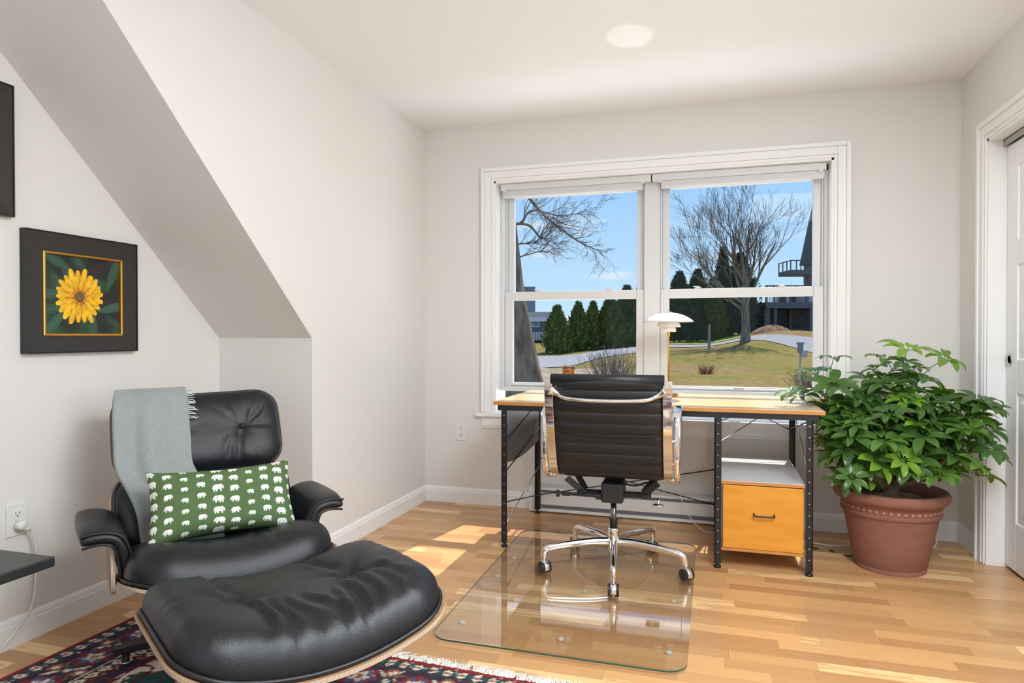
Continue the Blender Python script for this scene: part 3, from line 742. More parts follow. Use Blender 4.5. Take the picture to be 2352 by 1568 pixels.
# ------------------------------------------------------------------ grey wool throw over the headrest
TH = thing('wool_throw', 'pale grey blue wool throw draped over the headrest of the lounge chair', 'blanket', CH.location, R(52)); TH.scale = CH.scale
def chair_front(x, z):
    """forward offset of the headrest / back cushion faces at lateral x, height z"""
    a = .0
    return a
path = []      # (x shift, forward, z) along the throw from behind the headrest, over it, down to the seat
hp = [(.0, -.50, .66), (.0, -.535, .78), (.0, -.532, .88), (.0, -.500, .935), (.0, -.445, .932), (.0, -.380, .865), (.0, -.328, .76), (.0, -.290, .66), (.02, -.245, .58), (.03, -.195, .50), (.03, -.145, .42), (.04, -.10, .375)]
pts = spline(hp, 8)
rnd = random.Random(4)
def throw_pt(u, v):
    i = v * (len(pts) - 1); k = min(int(i), len(pts) - 2); p = pts[k].lerp(pts[k+1], i - k)
    x0, x1 = -.305, -.045
    nar = smooth01((v - .62) / .3)
    x = x0 + .02 * nar + .012 * math.sin(v * 9) + (x1 + .03 * nar - x0 - .012 * math.sin(v * 9)) * u + p.x
    f = p.y + .34 * x * x * .9 + .036
    wv = .010 * math.sin(u * 9 + 1.2 + v * 2) * smooth01(v * 3) + .026 * math.exp(-((u - .42) / .12) ** 2) * smooth01((v - .35) / .2) - .010 * math.exp(-((u - .62) / .07) ** 2) * smooth01((v - .3) / .2)
    wv += .012 * math.sin(v * 26 + u * 5) * smooth01((v - .72) / .15)
    return fr(x, f + wv, p.z)
tm = MB(); tm.grid(throw_pt, 40, 90)
wool = mat('grey_wool', srgb(154, 160, 158), .95, spec=.12, vary=(240, .16, (1, 1, 1)), bump=(260, .9, 3), Sheen_Weight=.35)
tm.build('cloth', wool, TH, smooth=True, solid=.014)
# second, shorter layer behind with its fringe showing at the right edge
def layer2(u, v):
    p = throw_pt(.90 + u * .13, .30 + v * .17); return p + Vector((0, .012, 0))
l2 = MB(); l2.grid(layer2, 4, 16); l2.build('under_layer', wool, TH, smooth=True, solid=.006)
fg = MB()
for i in range(26):
    v = .30 + .19 * i / 25; p = throw_pt(1.03, v) + Vector((0, -.002, 0)); a = rnd.uniform(-.9, .5); L = rnd.uniform(.018, .030)
    fg.tube([p - Vector((.012, 0, 0)), p + Vector((L * .5, -.004, .3 * L * math.sin(a))), p + Vector((L * math.cos(a), -.004 + rnd.uniform(-.004, .004), L * math.sin(a)))], [.0022, .0019, .0013], 5)
fg.build('fringe', mat('throw_fringe', (.72, .74, .72, 1), .95), TH, smooth=True, kind='stuff')

# ------------------------------------------------------------------ green pillow printed with white elephants
def pillow():
    t = thing('throw_pillow', 'green lumbar pillow printed with white elephants on the lounge chair seat', 'pillow', CH.location, R(52)); t.scale = CH.scale
    W_, H_ = .256, .142
    ele = np.array([(-.48,.10),(-.42,.30),(-.30,.40),(-.10,.43),(.10,.40),(.22,.44),(.34,.38),(.44,.26),(.50,.06),(.52,-.16),(.46,-.22),(.43,-.10),(.38,-.02),(.33,-.10),(.31,-.42),(.18,-.42),(.17,-.16),(.05,-.20),(-.05,-.18),(-.08,-.44),(-.20,-.44),(-.22,-.16),(-.28,-.20),(-.30,-.44),(-.43,-.44),(-.42,-.10),(-.50,-.06),(-.54,-.14)])
    def inside(px, py):
        res = np.zeros(px.shape, bool); n = len(ele)
        for i in range(n):
            x1, y1 = ele[i]; x2, y2 = ele[(i+1) % n]
            c = ((y1 > py) != (y2 > py)) & (px < (x2 - x1) * (py - y1) / (y2 - y1 + 1e-12) + x1); res ^= c
        return res
    nx, ny = 380, 220
    U, V = np.meshgrid(np.linspace(-1, 1, nx + 1), np.linspace(-1, 1, ny + 1))
    PX, PY = U * W_, V * H_
    cw, chh = .056, .042
    colr = np.zeros(U.shape + (3,)); colr[:] = np.array(srgb(88, 110, 72)[:3])
    thread = 1 + .10 * np.sin(PX * 2600) * .5 + .10 * (np.random.RandomState(2).rand(1, nx + 1) - .5) + .08 * (np.random.RandomState(5).rand(ny + 1, 1) - .5)
    white = np.array(srgb(236, 236, 228)[:3])
    ci = np.floor(PX / cw); sizes = np.array([1.0, .78, 1.0, 1.22, .95, .78, .92, 1.2])[(ci.astype(int)) % 8]
    off = np.array([0, .5, .2, .55, .1, .6, .3, .8])[(ci.astype(int)) % 8]
    lx = (PX / cw - ci - .5); rj = np.floor(PY / chh + off); ly = (PY / chh + off - rj - .5)
    flip = np.where((ci + rj) % 2 == 0, 1, -1)
    ex, ey = lx * 1.75 / sizes * flip, ly * 1.62 / sizes
    mk = inside(ex, ey) & (np.hypot(ex - .32, ey - .20) > .035) & ~((np.abs(np.hypot(ex - .20, ey - .16) - .13) < .018) & (ex < .30) & (ey < .22))
    colr[mk] = white; colr *= thread[..., None]
    c = fr(.016, .010, .548); lean = R(34)
    Up = Vector((math.sin(R(3)), math.sin(lean), math.cos(lean))); Np = Vector((0, -math.cos(lean), math.sin(lean))); Xp = Vector((math.cos(R(3)), 0, -math.sin(R(3)) * .2))
    def shape(sgn):
        pin = .05
        bx = PX * (1 - .055 * (1 - U ** 2) * 0 - .06 * (np.abs(V) < 2) * (1 - V ** 2) * (np.abs(U) ** 3)); by = PY * (1 - .20 * (1 - U ** 2) * np.abs(V) ** 3)
        th = .062 * np.clip((1 - U ** 4), 0, 1) ** .55 * np.clip((1 - V ** 4), 0, 1) ** .55
        th = th + .004 * np.sin(U * 7 + V * 3) * (1 - U ** 2) * (1 - V ** 2) + .006 * np.exp(-((V - .75) / .1) ** 2) * np.sin(U * 5) * (1 - U ** 2)
        return bx, by, sgn * th
    for sgn, nm in ((1, 'front'), (-1, 'back')):
        bx, by, th = shape(sgn)
        pts_ = [tuple(c + Xp * a + Up * b + Np * h) for a, b, h in zip(bx.ravel(), by.ravel(), th.ravel())]
        m = MB()
        if sgn == 1:
            fs = [(j*(nx+1)+i, j*(nx+1)+i+1, (j+1)*(nx+1)+i+1, (j+1)*(nx+1)+i) for j in range(ny) for i in range(nx)]
            m.add(pts_, fs, [tuple(q) for q in np.clip(colr, 0, 1).reshape(-1, 3)])
            m.build('front_cover', mat('printed_linen', (.1, .2, .06, 1), .9, spec=.15, attr='col', bump=(700, .4, 2)), t, smooth=True, fix=False)
        else:
            st = 10; idx = np.arange((nx+1)*(ny+1)).reshape(ny+1, nx+1)[::st, ::st]
            pj = [pts_[i] for i in idx.ravel()]; a, b = idx.shape
            m.add(pj, [(j*b+i, (j+1)*b+i, (j+1)*b+i+1, j*b+i+1) for j in range(a-1) for i in range(b-1)])
            m.build('back_cover', mat('green_linen', srgb(88, 110, 72), .9, spec=.15), t, smooth=True, fix=False)
pillow()
# ------------------------------------------------------------------ glass chair mat
GM_X0, GM_X1, GM_Y0, GM_Y1, GM_Z = -.975, -.075, 2.185, 3.565, .0105
def rounded(x0, x1, y0, y1, r, n=8):
    out = []
    for cx, cy_, a0 in ((x1 - r, y1 - r, 0), (x0 + r, y1 - r, math.pi/2), (x0 + r, y0 + r, math.pi), (x1 - r, y0 + r, 1.5*math.pi)):
        for k in range(n + 1): a = a0 + math.pi/2 * k / n; out.append((cx + r*math.cos(a), cy_ + r*math.sin(a)))
    return out
GMT = thing('glass_chair_mat', 'clear tempered glass chair mat under the office chair', 'chair mat')
poly = rounded(GM_X0, GM_X1, GM_Y0, GM_Y1, .075)
poly = [(x + .018 * (3.565 - y) / 1.38 * 0 + (-.032 if x < -.5 else 0) * (y - GM_Y0) / 1.38, y) for x, y in poly]
n = len(poly); mb = MB()
mb.add([(x, y, GM_Z + .006) for x, y in poly] + [(x, y, GM_Z) for x, y in poly], [tuple(range(n)), tuple(range(2*n-1, n-1, -1))])
mb.build('glass_sheet', M_MAT_GLASS, GMT)
mb = MB(); mb.add([(x, y, GM_Z + .006) for x, y in poly] + [(x, y, GM_Z) for x, y in poly], [(i, (i+1) % n, (i+1) % n + n, i + n) for i in range(n)])
e_ = mb.build('polished_edge', M_MAT_EDGE, GMT, smooth=True); e_['label'] = 'dark green polished edge of the glass'
MB_BUMP = MB().lathe([(.011, 0), (.011, .007), (.008, GM_Z - .0006)], 16)
first = None
for bx, by in ((-.91, 2.36), (-.52, 2.33), (-.14, 2.34), (-.93, 2.86), (-.52, 2.80), (-.15, 2.80), (-.94, 3.42), (-.55, 3.37), (-.15, 3.40), (-.93, 3.12)):
    if first is None: first = MB_BUMP.build('bumper', mat('clear_rubber', (.62, .62, .55, 1), .3), GMT, smooth=True); b_ = first
    else: b_ = copy_to(first, GMT)
    b_.location = (bx, by, 0)
GTOP = GM_Z + .006

# ------------------------------------------------------------------ desk
DX0, DX1, DYF, DYB, DT = -1.085, .488, 3.262, 4.005, .757
DK = thing('writing_desk', 'birch desk on black perforated steel legs with a drawer, under the window', 'desk')
MB().box((DX0, DYF, DT - .019), (DX1, DYB, DT)).build('tabletop', M_BIRCH, DK, bevel=.002)
MB().box((DX0 - .0006, DYF - .0008, DT - .0185), (DX1 + .0006, DYF + .002, DT - .0012)).build('front_edge', M_BIRCH_EDGE, DK)
ap = MB(); za, zb = DT - .047, DT - .0195
ap.box((DX0 + .02, DYF + .010, za), (DX1 - .02, DYF + .013, zb)).box((DX0 + .02, DYB - .023, za), (DX1 - .02, DYB - .020, zb)).box((DX0 + .02, DYF + .010, za), (DX0 + .023, DYB - .02, zb)).box((DX1 - .023, DYF + .010, za), (DX1 - .02, DYB - .02, zb))
ap.build('apron', M_BLACK, DK)
LX = (-1.030, .028, .425); LYF, LYB = 3.285, 3.965
M_HOLE = mat('punched_hole', (.45, .44, .42, 1), .4)
HOLE = []
def leg(x, yf, sx, sy):
    """steel angle with a row of punched holes and a levelling foot"""
    l = MB(); w_ = .030; t_ = .003
    l.box((min(x, x + sx*w_), min(yf, yf + sy*t_), .022), (max(x, x + sx*w_), max(yf, yf + sy*t_), za + .02))
    l.box((min(x, x + sx*t_), min(yf, yf + sy*w_), .022), (max(x, x + sx*t_), max(yf, yf + sy*w_), za + .02))
    o = l.build('leg', M_BLACK, DK)
    z = .075
    while z < .70:
        c = Vector((0, 0, 0)); vs = [c + Vector((math.cos(a)*.0032, 0, math.sin(a)*.0032)) for a in [i*math.pi/4 for i in range(8)]]
        if not HOLE: HOLE.append(MB().add([(v.x, v.y, v.z) for v in vs] + [(v.x, v.y + sy*.0004, v.z) for v in vs], [tuple(range(8)), tuple(range(15, 7, -1))] + [(i, (i+1) % 8, (i+1) % 8 + 8, i + 8) for i in range(8)]).build('hole', M_HOLE, o)); h_ = HOLE[0]
        else: h_ = copy_to(HOLE[0], o)
        h_.location = (x + sx*.015, yf - sy*.0006, z); z += .0508
    MB().lathe([(.006, .03), (.006, .014), (.014, .012), (.017, .008), (.017, .0)], 18, (x + sx*.013, yf + sy*.013, 0)).build('foot', M_BLACK, o, smooth=True)
    return o
for x, sx in zip(LX, (1, 1, -1)):
    xx = x - .015 * sx
    leg(xx, LYF - .012, sx, 1); leg(xx, LYB + .012, sx, -1)
# curved dark modesty panel at the left end
ys = LYF + .0; pp_ = [(LYF + .004, DT - .05), (LYB - .004, DT - .05)]
N_ = 14
for i in range(N_ + 1):
    t = i / N_; yy = LYB - .004 - (LYB - LYF - .008) * t
    pp_.append((yy, .456 - .018 * smooth01(t) - .022 * math.sin(math.pi * t)))
MB().prism(pp_, .006, 'yz', LX[0] + .004).build('end_panel', mat('charcoal_laminate', (.075, .078, .083, 1), .45), DK)
# tension rods
def rod(a, b, m=M_STEEL, r=.0032): MB().tube([a, b], r, 6).build('brace_rod', m, DK, smooth=True)
xl = LX[0] + .012
rod((xl, LYF, .56), (xl, LYB, .69), M_BLACK); rod((xl, LYF, .40), (xl + .002, LYB, .53), M_BLACK, .003)
rod((xl, LYF, .13), (xl, LYB, .30)); rod((xl, LYF, .235), (xl + .003, LYB, .115), M_BLACK)
yb_ = LYB - .006
rod((LX[0] + .01, yb_, .115), (LX[1], yb_ - .004, .335), M_BLACK); rod((LX[0] + .01, yb_, .345), (LX[1], yb_ + .003, .125), M_BLACK)
rod((LX[1] + .01, yb_, .61), (LX[2] - .12, yb_, .715)); rod((LX[2] - .01, yb_ + .003, .575), (LX[1] + .10, yb_ + .003, .715))
rod((LX[1] + .012, LYF, .60), (LX[2] - .14, yb_ - .3, .71)); rod((LX[2] - .012, LYB, .58), (LX[2] - .012, LYF, .70), M_BLACK); rod((LX[2] - .010, LYF, .50), (LX[2] - .009, LYB - .12, .71))
rod((LX[1] + .008, LYF, .50), (LX[1] + .008, LYB, .70), M_BLACK); rod((LX[1] + .011, LYB, .44), (LX[1] + .011, LYF, .70), M_BLACK)
# drawer pedestal
cx0, cx1, cyf, cyb, cz0, cz1 = LX[1] + .018, LX[2] - .018, LYF + .004, LYB - .004, .082, .414
MB().box((cx0 - .004, cyf - .004, cz1 - .016), (cx1 + .004, cyb, cz1)).build('shelf', mat('grey_laminate', (.66, .67, .69, 1), .32), DK, bevel=.001)
MB().box((cx0 - .0045, cyf - .0055, cz1 - .0155), (cx1 + .0045, cyf - .0035, cz1 - .0010)).build('shelf_edge', M_BIRCH_EDGE, DK)
cb = MB(); cb.box((cx0, cyf + .02, cz0), (cx0 + .012, cyb, cz1 - .016)).box((cx1 - .012, cyf + .02, cz0), (cx1, cyb, cz1 - .016)).box((cx0, cyb - .012, cz0), (cx1, cyb, cz1 - .016))
cb.build('drawer_case', mat('white_laminate', (.72, .72, .70, 1), .4), DK)
MB().box((cx0 - .004, cyf, cz0), (cx1 + .004, cyb, cz0 + .014)).build('bottom_board', M_BIRCH_EDGE, DK, bevel=.001)
dr = MB().box((cx0 + .004, cyf - .004, cz0 + .016), (cx1 - .003, cyf + .014, cz1 - .020)).build('drawer', M_DRAWER, DK, bevel=.002)
hx, hz = (cx0 + cx1) / 2 + .006, (cz0 + cz1) / 2 + .012
MB().tube(spline([(hx - .044, cyf - .002, hz + .006), (hx - .043, cyf - .022, hz + .003), (hx - .036, cyf - .027, hz), (hx + .036, cyf - .027, hz), (hx + .043, cyf - .022, hz + .003), (hx + .044, cyf - .002, hz + .006)], 4), .0042, 8).build('handle', M_BLACK, dr, smooth=True)

# ------------------------------------------------------------------ office chair
OC = thing('office_chair', 'ribbed black leather and polished aluminium office chair on the glass mat', 'office chair', (-.437, 3.085, GTOP), R(1.5))
prof = spline([(0, -.262, .905), (0, -.258, .83), (0, -.236, .72), (0, -.205, .62), (0, -.172, .53), (0, -.130, .470), (0, -.06, .442), (0, .06, .440), (0, .18, .452), (0, .25, .452), (0, .275, .435)], 10)
HW = .236
def arc_len(P):
    L = [0]
    for i in range(len(P) - 1): L.append(L[-1] + (P[i+1] - P[i]).length)
    return L
PL = arc_len(prof)
# black sling: ribbed leather, front and rear skins
sl = MB(); vs, fs = [], []; NS = 240
def prof_at(s):
    i = 0
    while i < len(PL) - 2 and PL[i+1] < s: i += 1
    t = (s - PL[i]) / max(PL[i+1] - PL[i], 1e-9); p = prof[i].lerp(prof[i+1], t); d = (prof[i+1] - prof[i]).normalized()
    return p, d
nxs = 16
for k in range(NS + 1):
    s = PL[-1] * k / NS; p, d = prof_at(s); nn = Vector((0, -d.z, d.y))     # outward normal
    if nn.y > 0 and s < PL[-1] * .3: nn = -nn
    rib = abs(math.sin(math.pi * (s - .055) / .0495)) if s > .055 else 1.0
    top = .0 if s > .055 else .010 * math.sin(math.pi * s / .055)
    th = .0035 + .0065 * rib ** .6 + top
    for sd in (1, -1):
        for j in range(nxs + 1):
            x = -HW + .0 + 2 * HW * j / nxs; edge = 1 if 0 < j < nxs else .3
            q = p + nn * th * sd * edge + Vector((x, 0, 0)) + nn * (.012 * (1 - (x / HW) ** 2)) * smooth01(1 - s / .5)
            vs.append(q)
w_ = nxs + 1
for k in range(NS):
    for sd in (0, 1):
        for j in range(nxs):
            a = (k*2+sd)*w_ + j; b = ((k+1)*2+sd)*w_ + j; fs.append((a, a+1, b+1, b))
    for j in (0, nxs): fs.append(((k*2)*w_+j, (k*2+1)*w_+j, ((k+1)*2+1)*w_+j, ((k+1)*2)*w_+j))
for k in (0, NS):
    for j in range(nxs): fs.append(((k*2)*w_+j, (k*2)*w_+j+1, (k*2+1)*w_+j+1, (k*2+1)*w_+j))
sl.add(vs, fs); so = sl.build('sling', mat('office_leather', (.012, .012, .013, 1), .42, bump=(500, .2, 2)), OC, smooth=True); so['label'] = 'ribbed black leather seat and back'
rl = MB(); rl.tube([(-HW - .004, -.268, .893), (HW + .004, -.268, .893)], .0235, 16); rl.build('top_roll', MATS['office_leather'], OC, smooth=True)
# polished side frames: flanged rails following the profile
for s in (-1, 1):
    rail = MB(); pts = [Vector((s * (HW + .016), p.y - .004, p.z)) for p, _ in [prof_at(PL[-1] * (.018 + .98 * k / 70)) for k in range(71)]]
    vs, fs = [], []; sec = [(-.019, -.006), (-.008, -.007), (-.008, -.014), (.008, -.014), (.008, -.007), (.019, -.006), (.019, .008), (-.019, .008)]
    for i, p in enumerate(pts):
        d = (pts[min(i+1, 70)] - pts[max(i-1, 0)]).normalized(); nn = Vector((0, d.z, -d.y)); nn = nn if nn.y > -9 else nn
        for a, b in sec: vs.append(p + Vector((a, 0, 0)) - nn * b * -1)
    m_ = len(sec)
    for i in range(70):
        for j in range(m_): fs.append((i*m_+j, i*m_+(j+1) % m_, (i+1)*m_+(j+1) % m_, (i+1)*m_+j))
    fs += [tuple(range(m_)), tuple(70*m_ + j for j in range(m_-1, -1, -1))]
    rail.add(vs, fs); shade_auto(rail.build('side_frame', M_CHROME, OC, bevel=.002), 40)
    # looped arm
    X_ = s * (HW + .052)
    loop = spline([(X_, -.175, .655), (X_, -.165, .722), (X_, -.115, .748), (X_, .02, .750), (X_, .15, .742), (X_, .205, .715), (X_, .205, .655), (X_, .165, .565), (X_, .085, .480), (X_, -.02, .440), (X_, -.100, .438), (X_, -.150, .480), (X_, -.175, .565), (X_, -.175, .655)], 6)[:-1]
    lp = MB(); vs, fs = [], []; m_ = 8; n_ = len(loop)
    for i, p in enumerate(loop):
        d = (loop[(i+1) % n_] - loop[(i-1) % n_]).normalized(); nn = Vector((0, d.z, -d.y))
        flat = smooth01((p.z - .70) / .04); hw, ht = .0125 + .0075 * flat, .0085 - .001 * flat
        for k in range(m_):
            a = 2 * math.pi * (k + .5) / m_; vs.append(p + Vector((math.copysign(abs(math.cos(a)) ** .6, math.cos(a)) * hw, 0, 0)) + nn * math.copysign(abs(math.sin(a)) ** .6, math.sin(a)) * ht)
    for i in range(n_):
        for k in range(m_): fs.append((i*m_+k, i*m_+(k+1) % m_, ((i+1) % n_)*m_+(k+1) % m_, ((i+1) % n_)*m_+k))
    lp.add(vs, fs); ao = lp.build('arm', M_CHROME, OC, smooth=True)
    MB().tube([(s*(HW + .02), -.190, .628), (s*(HW + .055), -.176, .628)], .007, 10).build('arm_pin', M_CHROME, ao, smooth=True)
    MB().tube([(s*(HW + .01), -.09, .446), (s*(HW + .055), -.09, .438)], .010, 10).build('arm_pin', M_CHROME, ao, smooth=True)
# curved cross stretcher with flared ends
cp = spline([(-HW - .004, -.262, .845), (-HW + .03, -.268, .826), (-HW + .07, -.292, .812), (-.06, -.300, .806), (.06, -.300, .806), (HW - .07, -.292, .812), (HW - .03, -.268, .826), (HW + .004, -.262, .845)], 6)
rad = [.009 + .020 * math.exp(-min(i, len(cp) - 1 - i) / 3.2) for i in range(len(cp))]
MB().tube(cp, rad, 10).build('back_stretcher', M_CHROME, OC, smooth=True)
# seat spreader: black brackets, tilt box, cross tube, tension knob and height paddle
br = MB()
for s in (-1, 1):
    br.bar((s*.205, -.085, .425), (s*.135, -.03, .352), .030, .007, (0, 1, 0)); br.bar((s*.205, .10, .435), (s*.135, .03, .352), .030, .007, (0, 1, 0)); br.bar((s*.150, -.05, .350), (s*.150, .05, .350), .03, .02)
br.tube([(-.16, 0, .348), (.17, 0, .348)], .013, 10)
br.build('seat_spreader', M_BLACK, OC, bevel=.002)
MB().box((-.050, -.075, .318), (.050, .065, .408)).build('tilt_box', M_BLKPLASTIC, OC, bevel=.010, seg=3)
kn = MB(); kn.tube([(-.05, -.06, .342), (-.235, -.06, .345)], .005, 8); kn.tube([(-.195, -.06, .345), (-.232, -.06, .3455)], .0095, 10); kn.tube([(-.245, -.06, .346), (-.258, -.06, .346)], .016, 14); kn.tube([(-.05, -.06, .342), (-.075, -.06, .343)], .014, 10)
kn.build('tension_knob', M_BLKPLASTIC, OC, smooth=False)
MB().tube(spline([(.05, .02, .39), (.10, .02, .385), (.15, .02, .402), (.20, .0, .405)], 5), .0045, 8).build('lever', M_BLACK, OC, smooth=True)
pd = MB(); pd.lathe([(.0005, .006), (.015, .005), (.024, .002), (.026, -.002), (.0005, -.005)], 24, (.205, -.04, .318)); pd.tube([(.205, -.04, .318), (.205, -.03, .345)], .006, 8); pd.build('height_paddle', M_CHROME, OC, smooth=True)
# gas lift and five-star base on casters
MB().tube([(0, 0, .145), (0, 0, .325)], .0135, 16).build('gas_lift', mat('dark_chrome', (.25, .25, .26, 1), .15, metal=1), OC, smooth=True)
MB().lathe([(.0175, .175), (.0175, .225), (.0225, .228), (.0225, .232)], 20).build('lift_collar', M_BLKPLASTIC, OC, smooth=True)
hub = MB(); hub.lathe([(.020, .055), (.022, .075), (.027, .085), (.027, .185), (.0245, .192), (.0185, .192)], 24); ho = hub.build('base_hub', M_CHROME, OC, smooth=True)
MB().lathe([(.013, .03), (.0135, .058)], 16).build('lift_tip', M_BLKPLASTIC, OC, smooth=True)
for k in range(5):
    a = R(-83.5 + 72 * k + (0, -4, 4, -8, 3)[0]); dx, dy = math.cos(a), math.sin(a)
    P_ = lambda r, z: Vector((dx*r, dy*r, z))
    sp_ = spline([P_(.015, .125), P_(.10, .128), P_(.20, .122), P_(.285, .113), P_(.318, .104), P_(.328, .085), P_(.331, .060)], 5)
    L_ = MB(); L_.tube(sp_, [.021 - .0075 * (i / (len(sp_) - 1)) for i in range(len(sp_))], 12, sx=.85); lo = L_.build('base_leg', M_CHROME, OC, smooth=True)
    MB().tube([P_(.331, .062), P_(.331, .045)], .006, 10).build('caster_stem', M_CHROME, lo, smooth=True)
    ca = R(-83.5 + 40 * math.sin(k * 2.1)); tx, ty = math.cos(ca), math.sin(ca)   # wheel axle direction is perpendicular
    c0 = P_(.331, .0262) + Vector((tx, ty, 0)) * .008
    for sd in (-1, 1):
        wc = c0 + Vector((-ty, tx, 0)) * (.0145 * sd); wh = MB()
        ax = Vector((-ty, tx, 0)); wh.tube([wc - ax*.009, wc - ax*.0085, wc + ax*.0085, wc + ax*.009], [.020, .026, .026, .020], 24); wh.build('caster_wheel', M_BLKPLASTIC, lo, smooth=False)
    hd = MB(); vs, fs = [], []; nb = 14
    ax = Vector((-ty, tx, 0)); fw = Vector((tx, ty, 0))
    for i in range(nb + 1):
        an = R(-20 + 220 * i / nb)
        for q in (-1, -.55, .55, 1):
            rr_ = .0275 + (.003 if abs(q) < .9 else -.001)
            vs.append(c0 + ax * (.0135 * q) + fw * (math.cos(an) * rr_) + Vector((0, 0, math.sin(an) * rr_)))
    for i in range(nb):
        for j in range(3): fs.append((i*4+j, i*4+j+1, (i+1)*4+j+1, (i+1)*4+j))
    hd.add(vs, fs); hd.build('caster_hood', M_CHROME, lo, smooth=True, solid=.0015)

# ------------------------------------------------------------------ table lamp with three opal shades
TL = thing('table_lamp', 'three-tier white glass shade lamp on a brass stem, standing on the desk', 'lamp', (-.236, 3.84, DT))
M_OPAL = mat('opal_glass', (.93, .93, .92, 1), .12, spec=.5, Subsurface_Weight=.0, Transmission_Weight=0.0)
def shade(name, pr, m=M_OPAL): return MB().lathe(pr, 56).build(name, m, TL, smooth=True, solid=.0028)
shade('upper_shade', [(.030, .466), (.055, .462), (.085, .452), (.112, .438), (.130, .425), (.1395, .416)])
shade('middle_shade', [(.034, .424), (.048, .418), (.058, .408), (.065, .395), (.066, .388)])
shade('lower_shade', [(.034, .395), (.038, .388), (.0395, .372), (.0395, .361)])
MB().lathe([(.0005, .474), (.012, .474), (.030, .468), (.031, .465)], 28).build('top_cap', M_CHROME, TL, smooth=True)
MB().tube([(0, 0, .474), (0, 0, .480), (.003, 0, .486)], .004, 8).build('finial', M_CHROME, TL, smooth=True)
stm = MB(); stm.lathe([(.0048, .05), (.0048, .335), (.0085, .337), (.0085, .341), (.0080, .343), (.0080, .352), (.0092, .354), (.0092, .358), (.0080, .36), (.0080, .372), (.0155, .374), (.0155, .377), (.0150, .378), (.0150, .41)], 24); so = stm.build('stem', M_BRASS, TL, smooth=True)
shade_auto(so, 30)
shade_auto(MB().lathe([(.0005, .012), (.014, .012), (.0135, .050), (.0128, .052), (.0048, .053)], 24).build('stem_foot', M_BRASS, TL), 30)
shade_auto(MB().lathe([(.0005, .0), (.052, .0), (.054, .003), (.054, .008), (.050, .0115), (.0005, .0125)], 40).build('base', M_BRASS, TL), 30)
ll = bpy.data.lights.new('lamp_glint', 'SPOT'); lo = bpy.data.objects.new('lamp_glint', ll); COL.objects.link(lo)  # added spot, stands in for sun reflected off the lamp cap onto the ceiling
ll.energy = 15; ll.spot_size = R(9.0); ll.spot_blend = .35; ll.shadow_soft_size = .004
lo.location = (-.236, 3.84, DT + .495); lo.rotation_euler = (Vector((-.362, 3.055, 2.453)) - lo.location).to_track_quat('-Z', 'Y').to_euler()
# its flex, dropping behind the desk to the floor
cd = thing('lamp_cord', 'thin white power cord hanging from the desk down to the floor', 'cord')
MB().tube(spline([(-.20, 3.87, DT + .006), (-.17, 3.96, DT + .004), (-.168, 4.012, DT - .01), (-.17, 4.02, .60), (-.165, 4.0, .40), (-.18, 3.97, .22), (-.15, 3.93, .11), (-.08, 3.86, .03), (-.01, 3.83, .005), (.10, 3.86, .004), (.24, 3.93, .004)], 8), .0026, 8).build('flex', M_CORD, cd, smooth=True)

# ------------------------------------------------------------------ amber tumbler on the desk
CUP = thing('amber_tumbler', 'amber glass tumbler with red lettering on the desk before the window', 'tumbler', (-.822, 3.90, DT))
M_AMBER = mat('amber_glass', srgb(214, 140, 30), .08, Transmission_Weight=.55, IOR=1.45)
MB().lathe([(.0005, .0), (.026, .0), (.031, .012), (.037, .05), (.0395, .095), (.0395, .135), (.038, .158), (.0365, .158), (.0372, .13), (.035, .06), (.028, .018), (.0005, .014)], 36).build('glass', mat('clear_amber', srgb(230, 190, 110), .03, Transmission_Weight=.9, IOR=1.45), CUP, smooth=True)
MB().lathe([(.0005, .016), (.027, .018), (.0335, .06), (.0355, .10), (.0355, .148), (.0005, .148)], 36).build('wax_fill', M_AMBER, CUP, smooth=True)
MB().tube([(-.014, 0, .148), (-.014, 0, .163)], .0022, 6).build('wick', M_SLOT, CUP)
MB().tube([(.0385 * math.cos(a), .0385 * math.sin(a), .158) for a in [2*math.pi*i/36 for i in range(36)]], .0012, 6, closed=True).build('rim', M_CHROME, CUP, smooth=True)
def flat_text(body, size, loc, rot, m, parent, name):
    cu = bpy.data.curves.new(name, 'FONT'); cu.body = body; cu.size = size; cu.extrude = .0003; cu.align_x = 'CENTER'; cu.align_y = 'CENTER'
    o = bpy.data.objects.new(name, cu); COL.objects.link(o)
    dg = bpy.context.evaluated_depsgraph_get(); me = bpy.data.meshes.new_from_object(o.evaluated_get(dg)); bpy.data.objects.remove(o)
    q = bpy.data.objects.new(name, me); COL.objects.link(q); me.materials.clear(); me.materials.append(m); q.parent = parent; q.location = loc; q.rotation_euler = rot; return q
tx = flat_text('TY', .017, (.008, -.0402, .088), (R(90), R(-90), 0), mat('red_print', srgb(150, 30, 12), .5), CUP, 'lettering')
bl = MB()
for i in range(6): bl.box((-.008 + i*.0034, -.0405, .124), (-.0058 + i*.0034, -.0400, .131 - (i % 2) * .0012))
bl.build('label_print', mat('black_print', (.03, .025, .01, 1), .6), CUP)
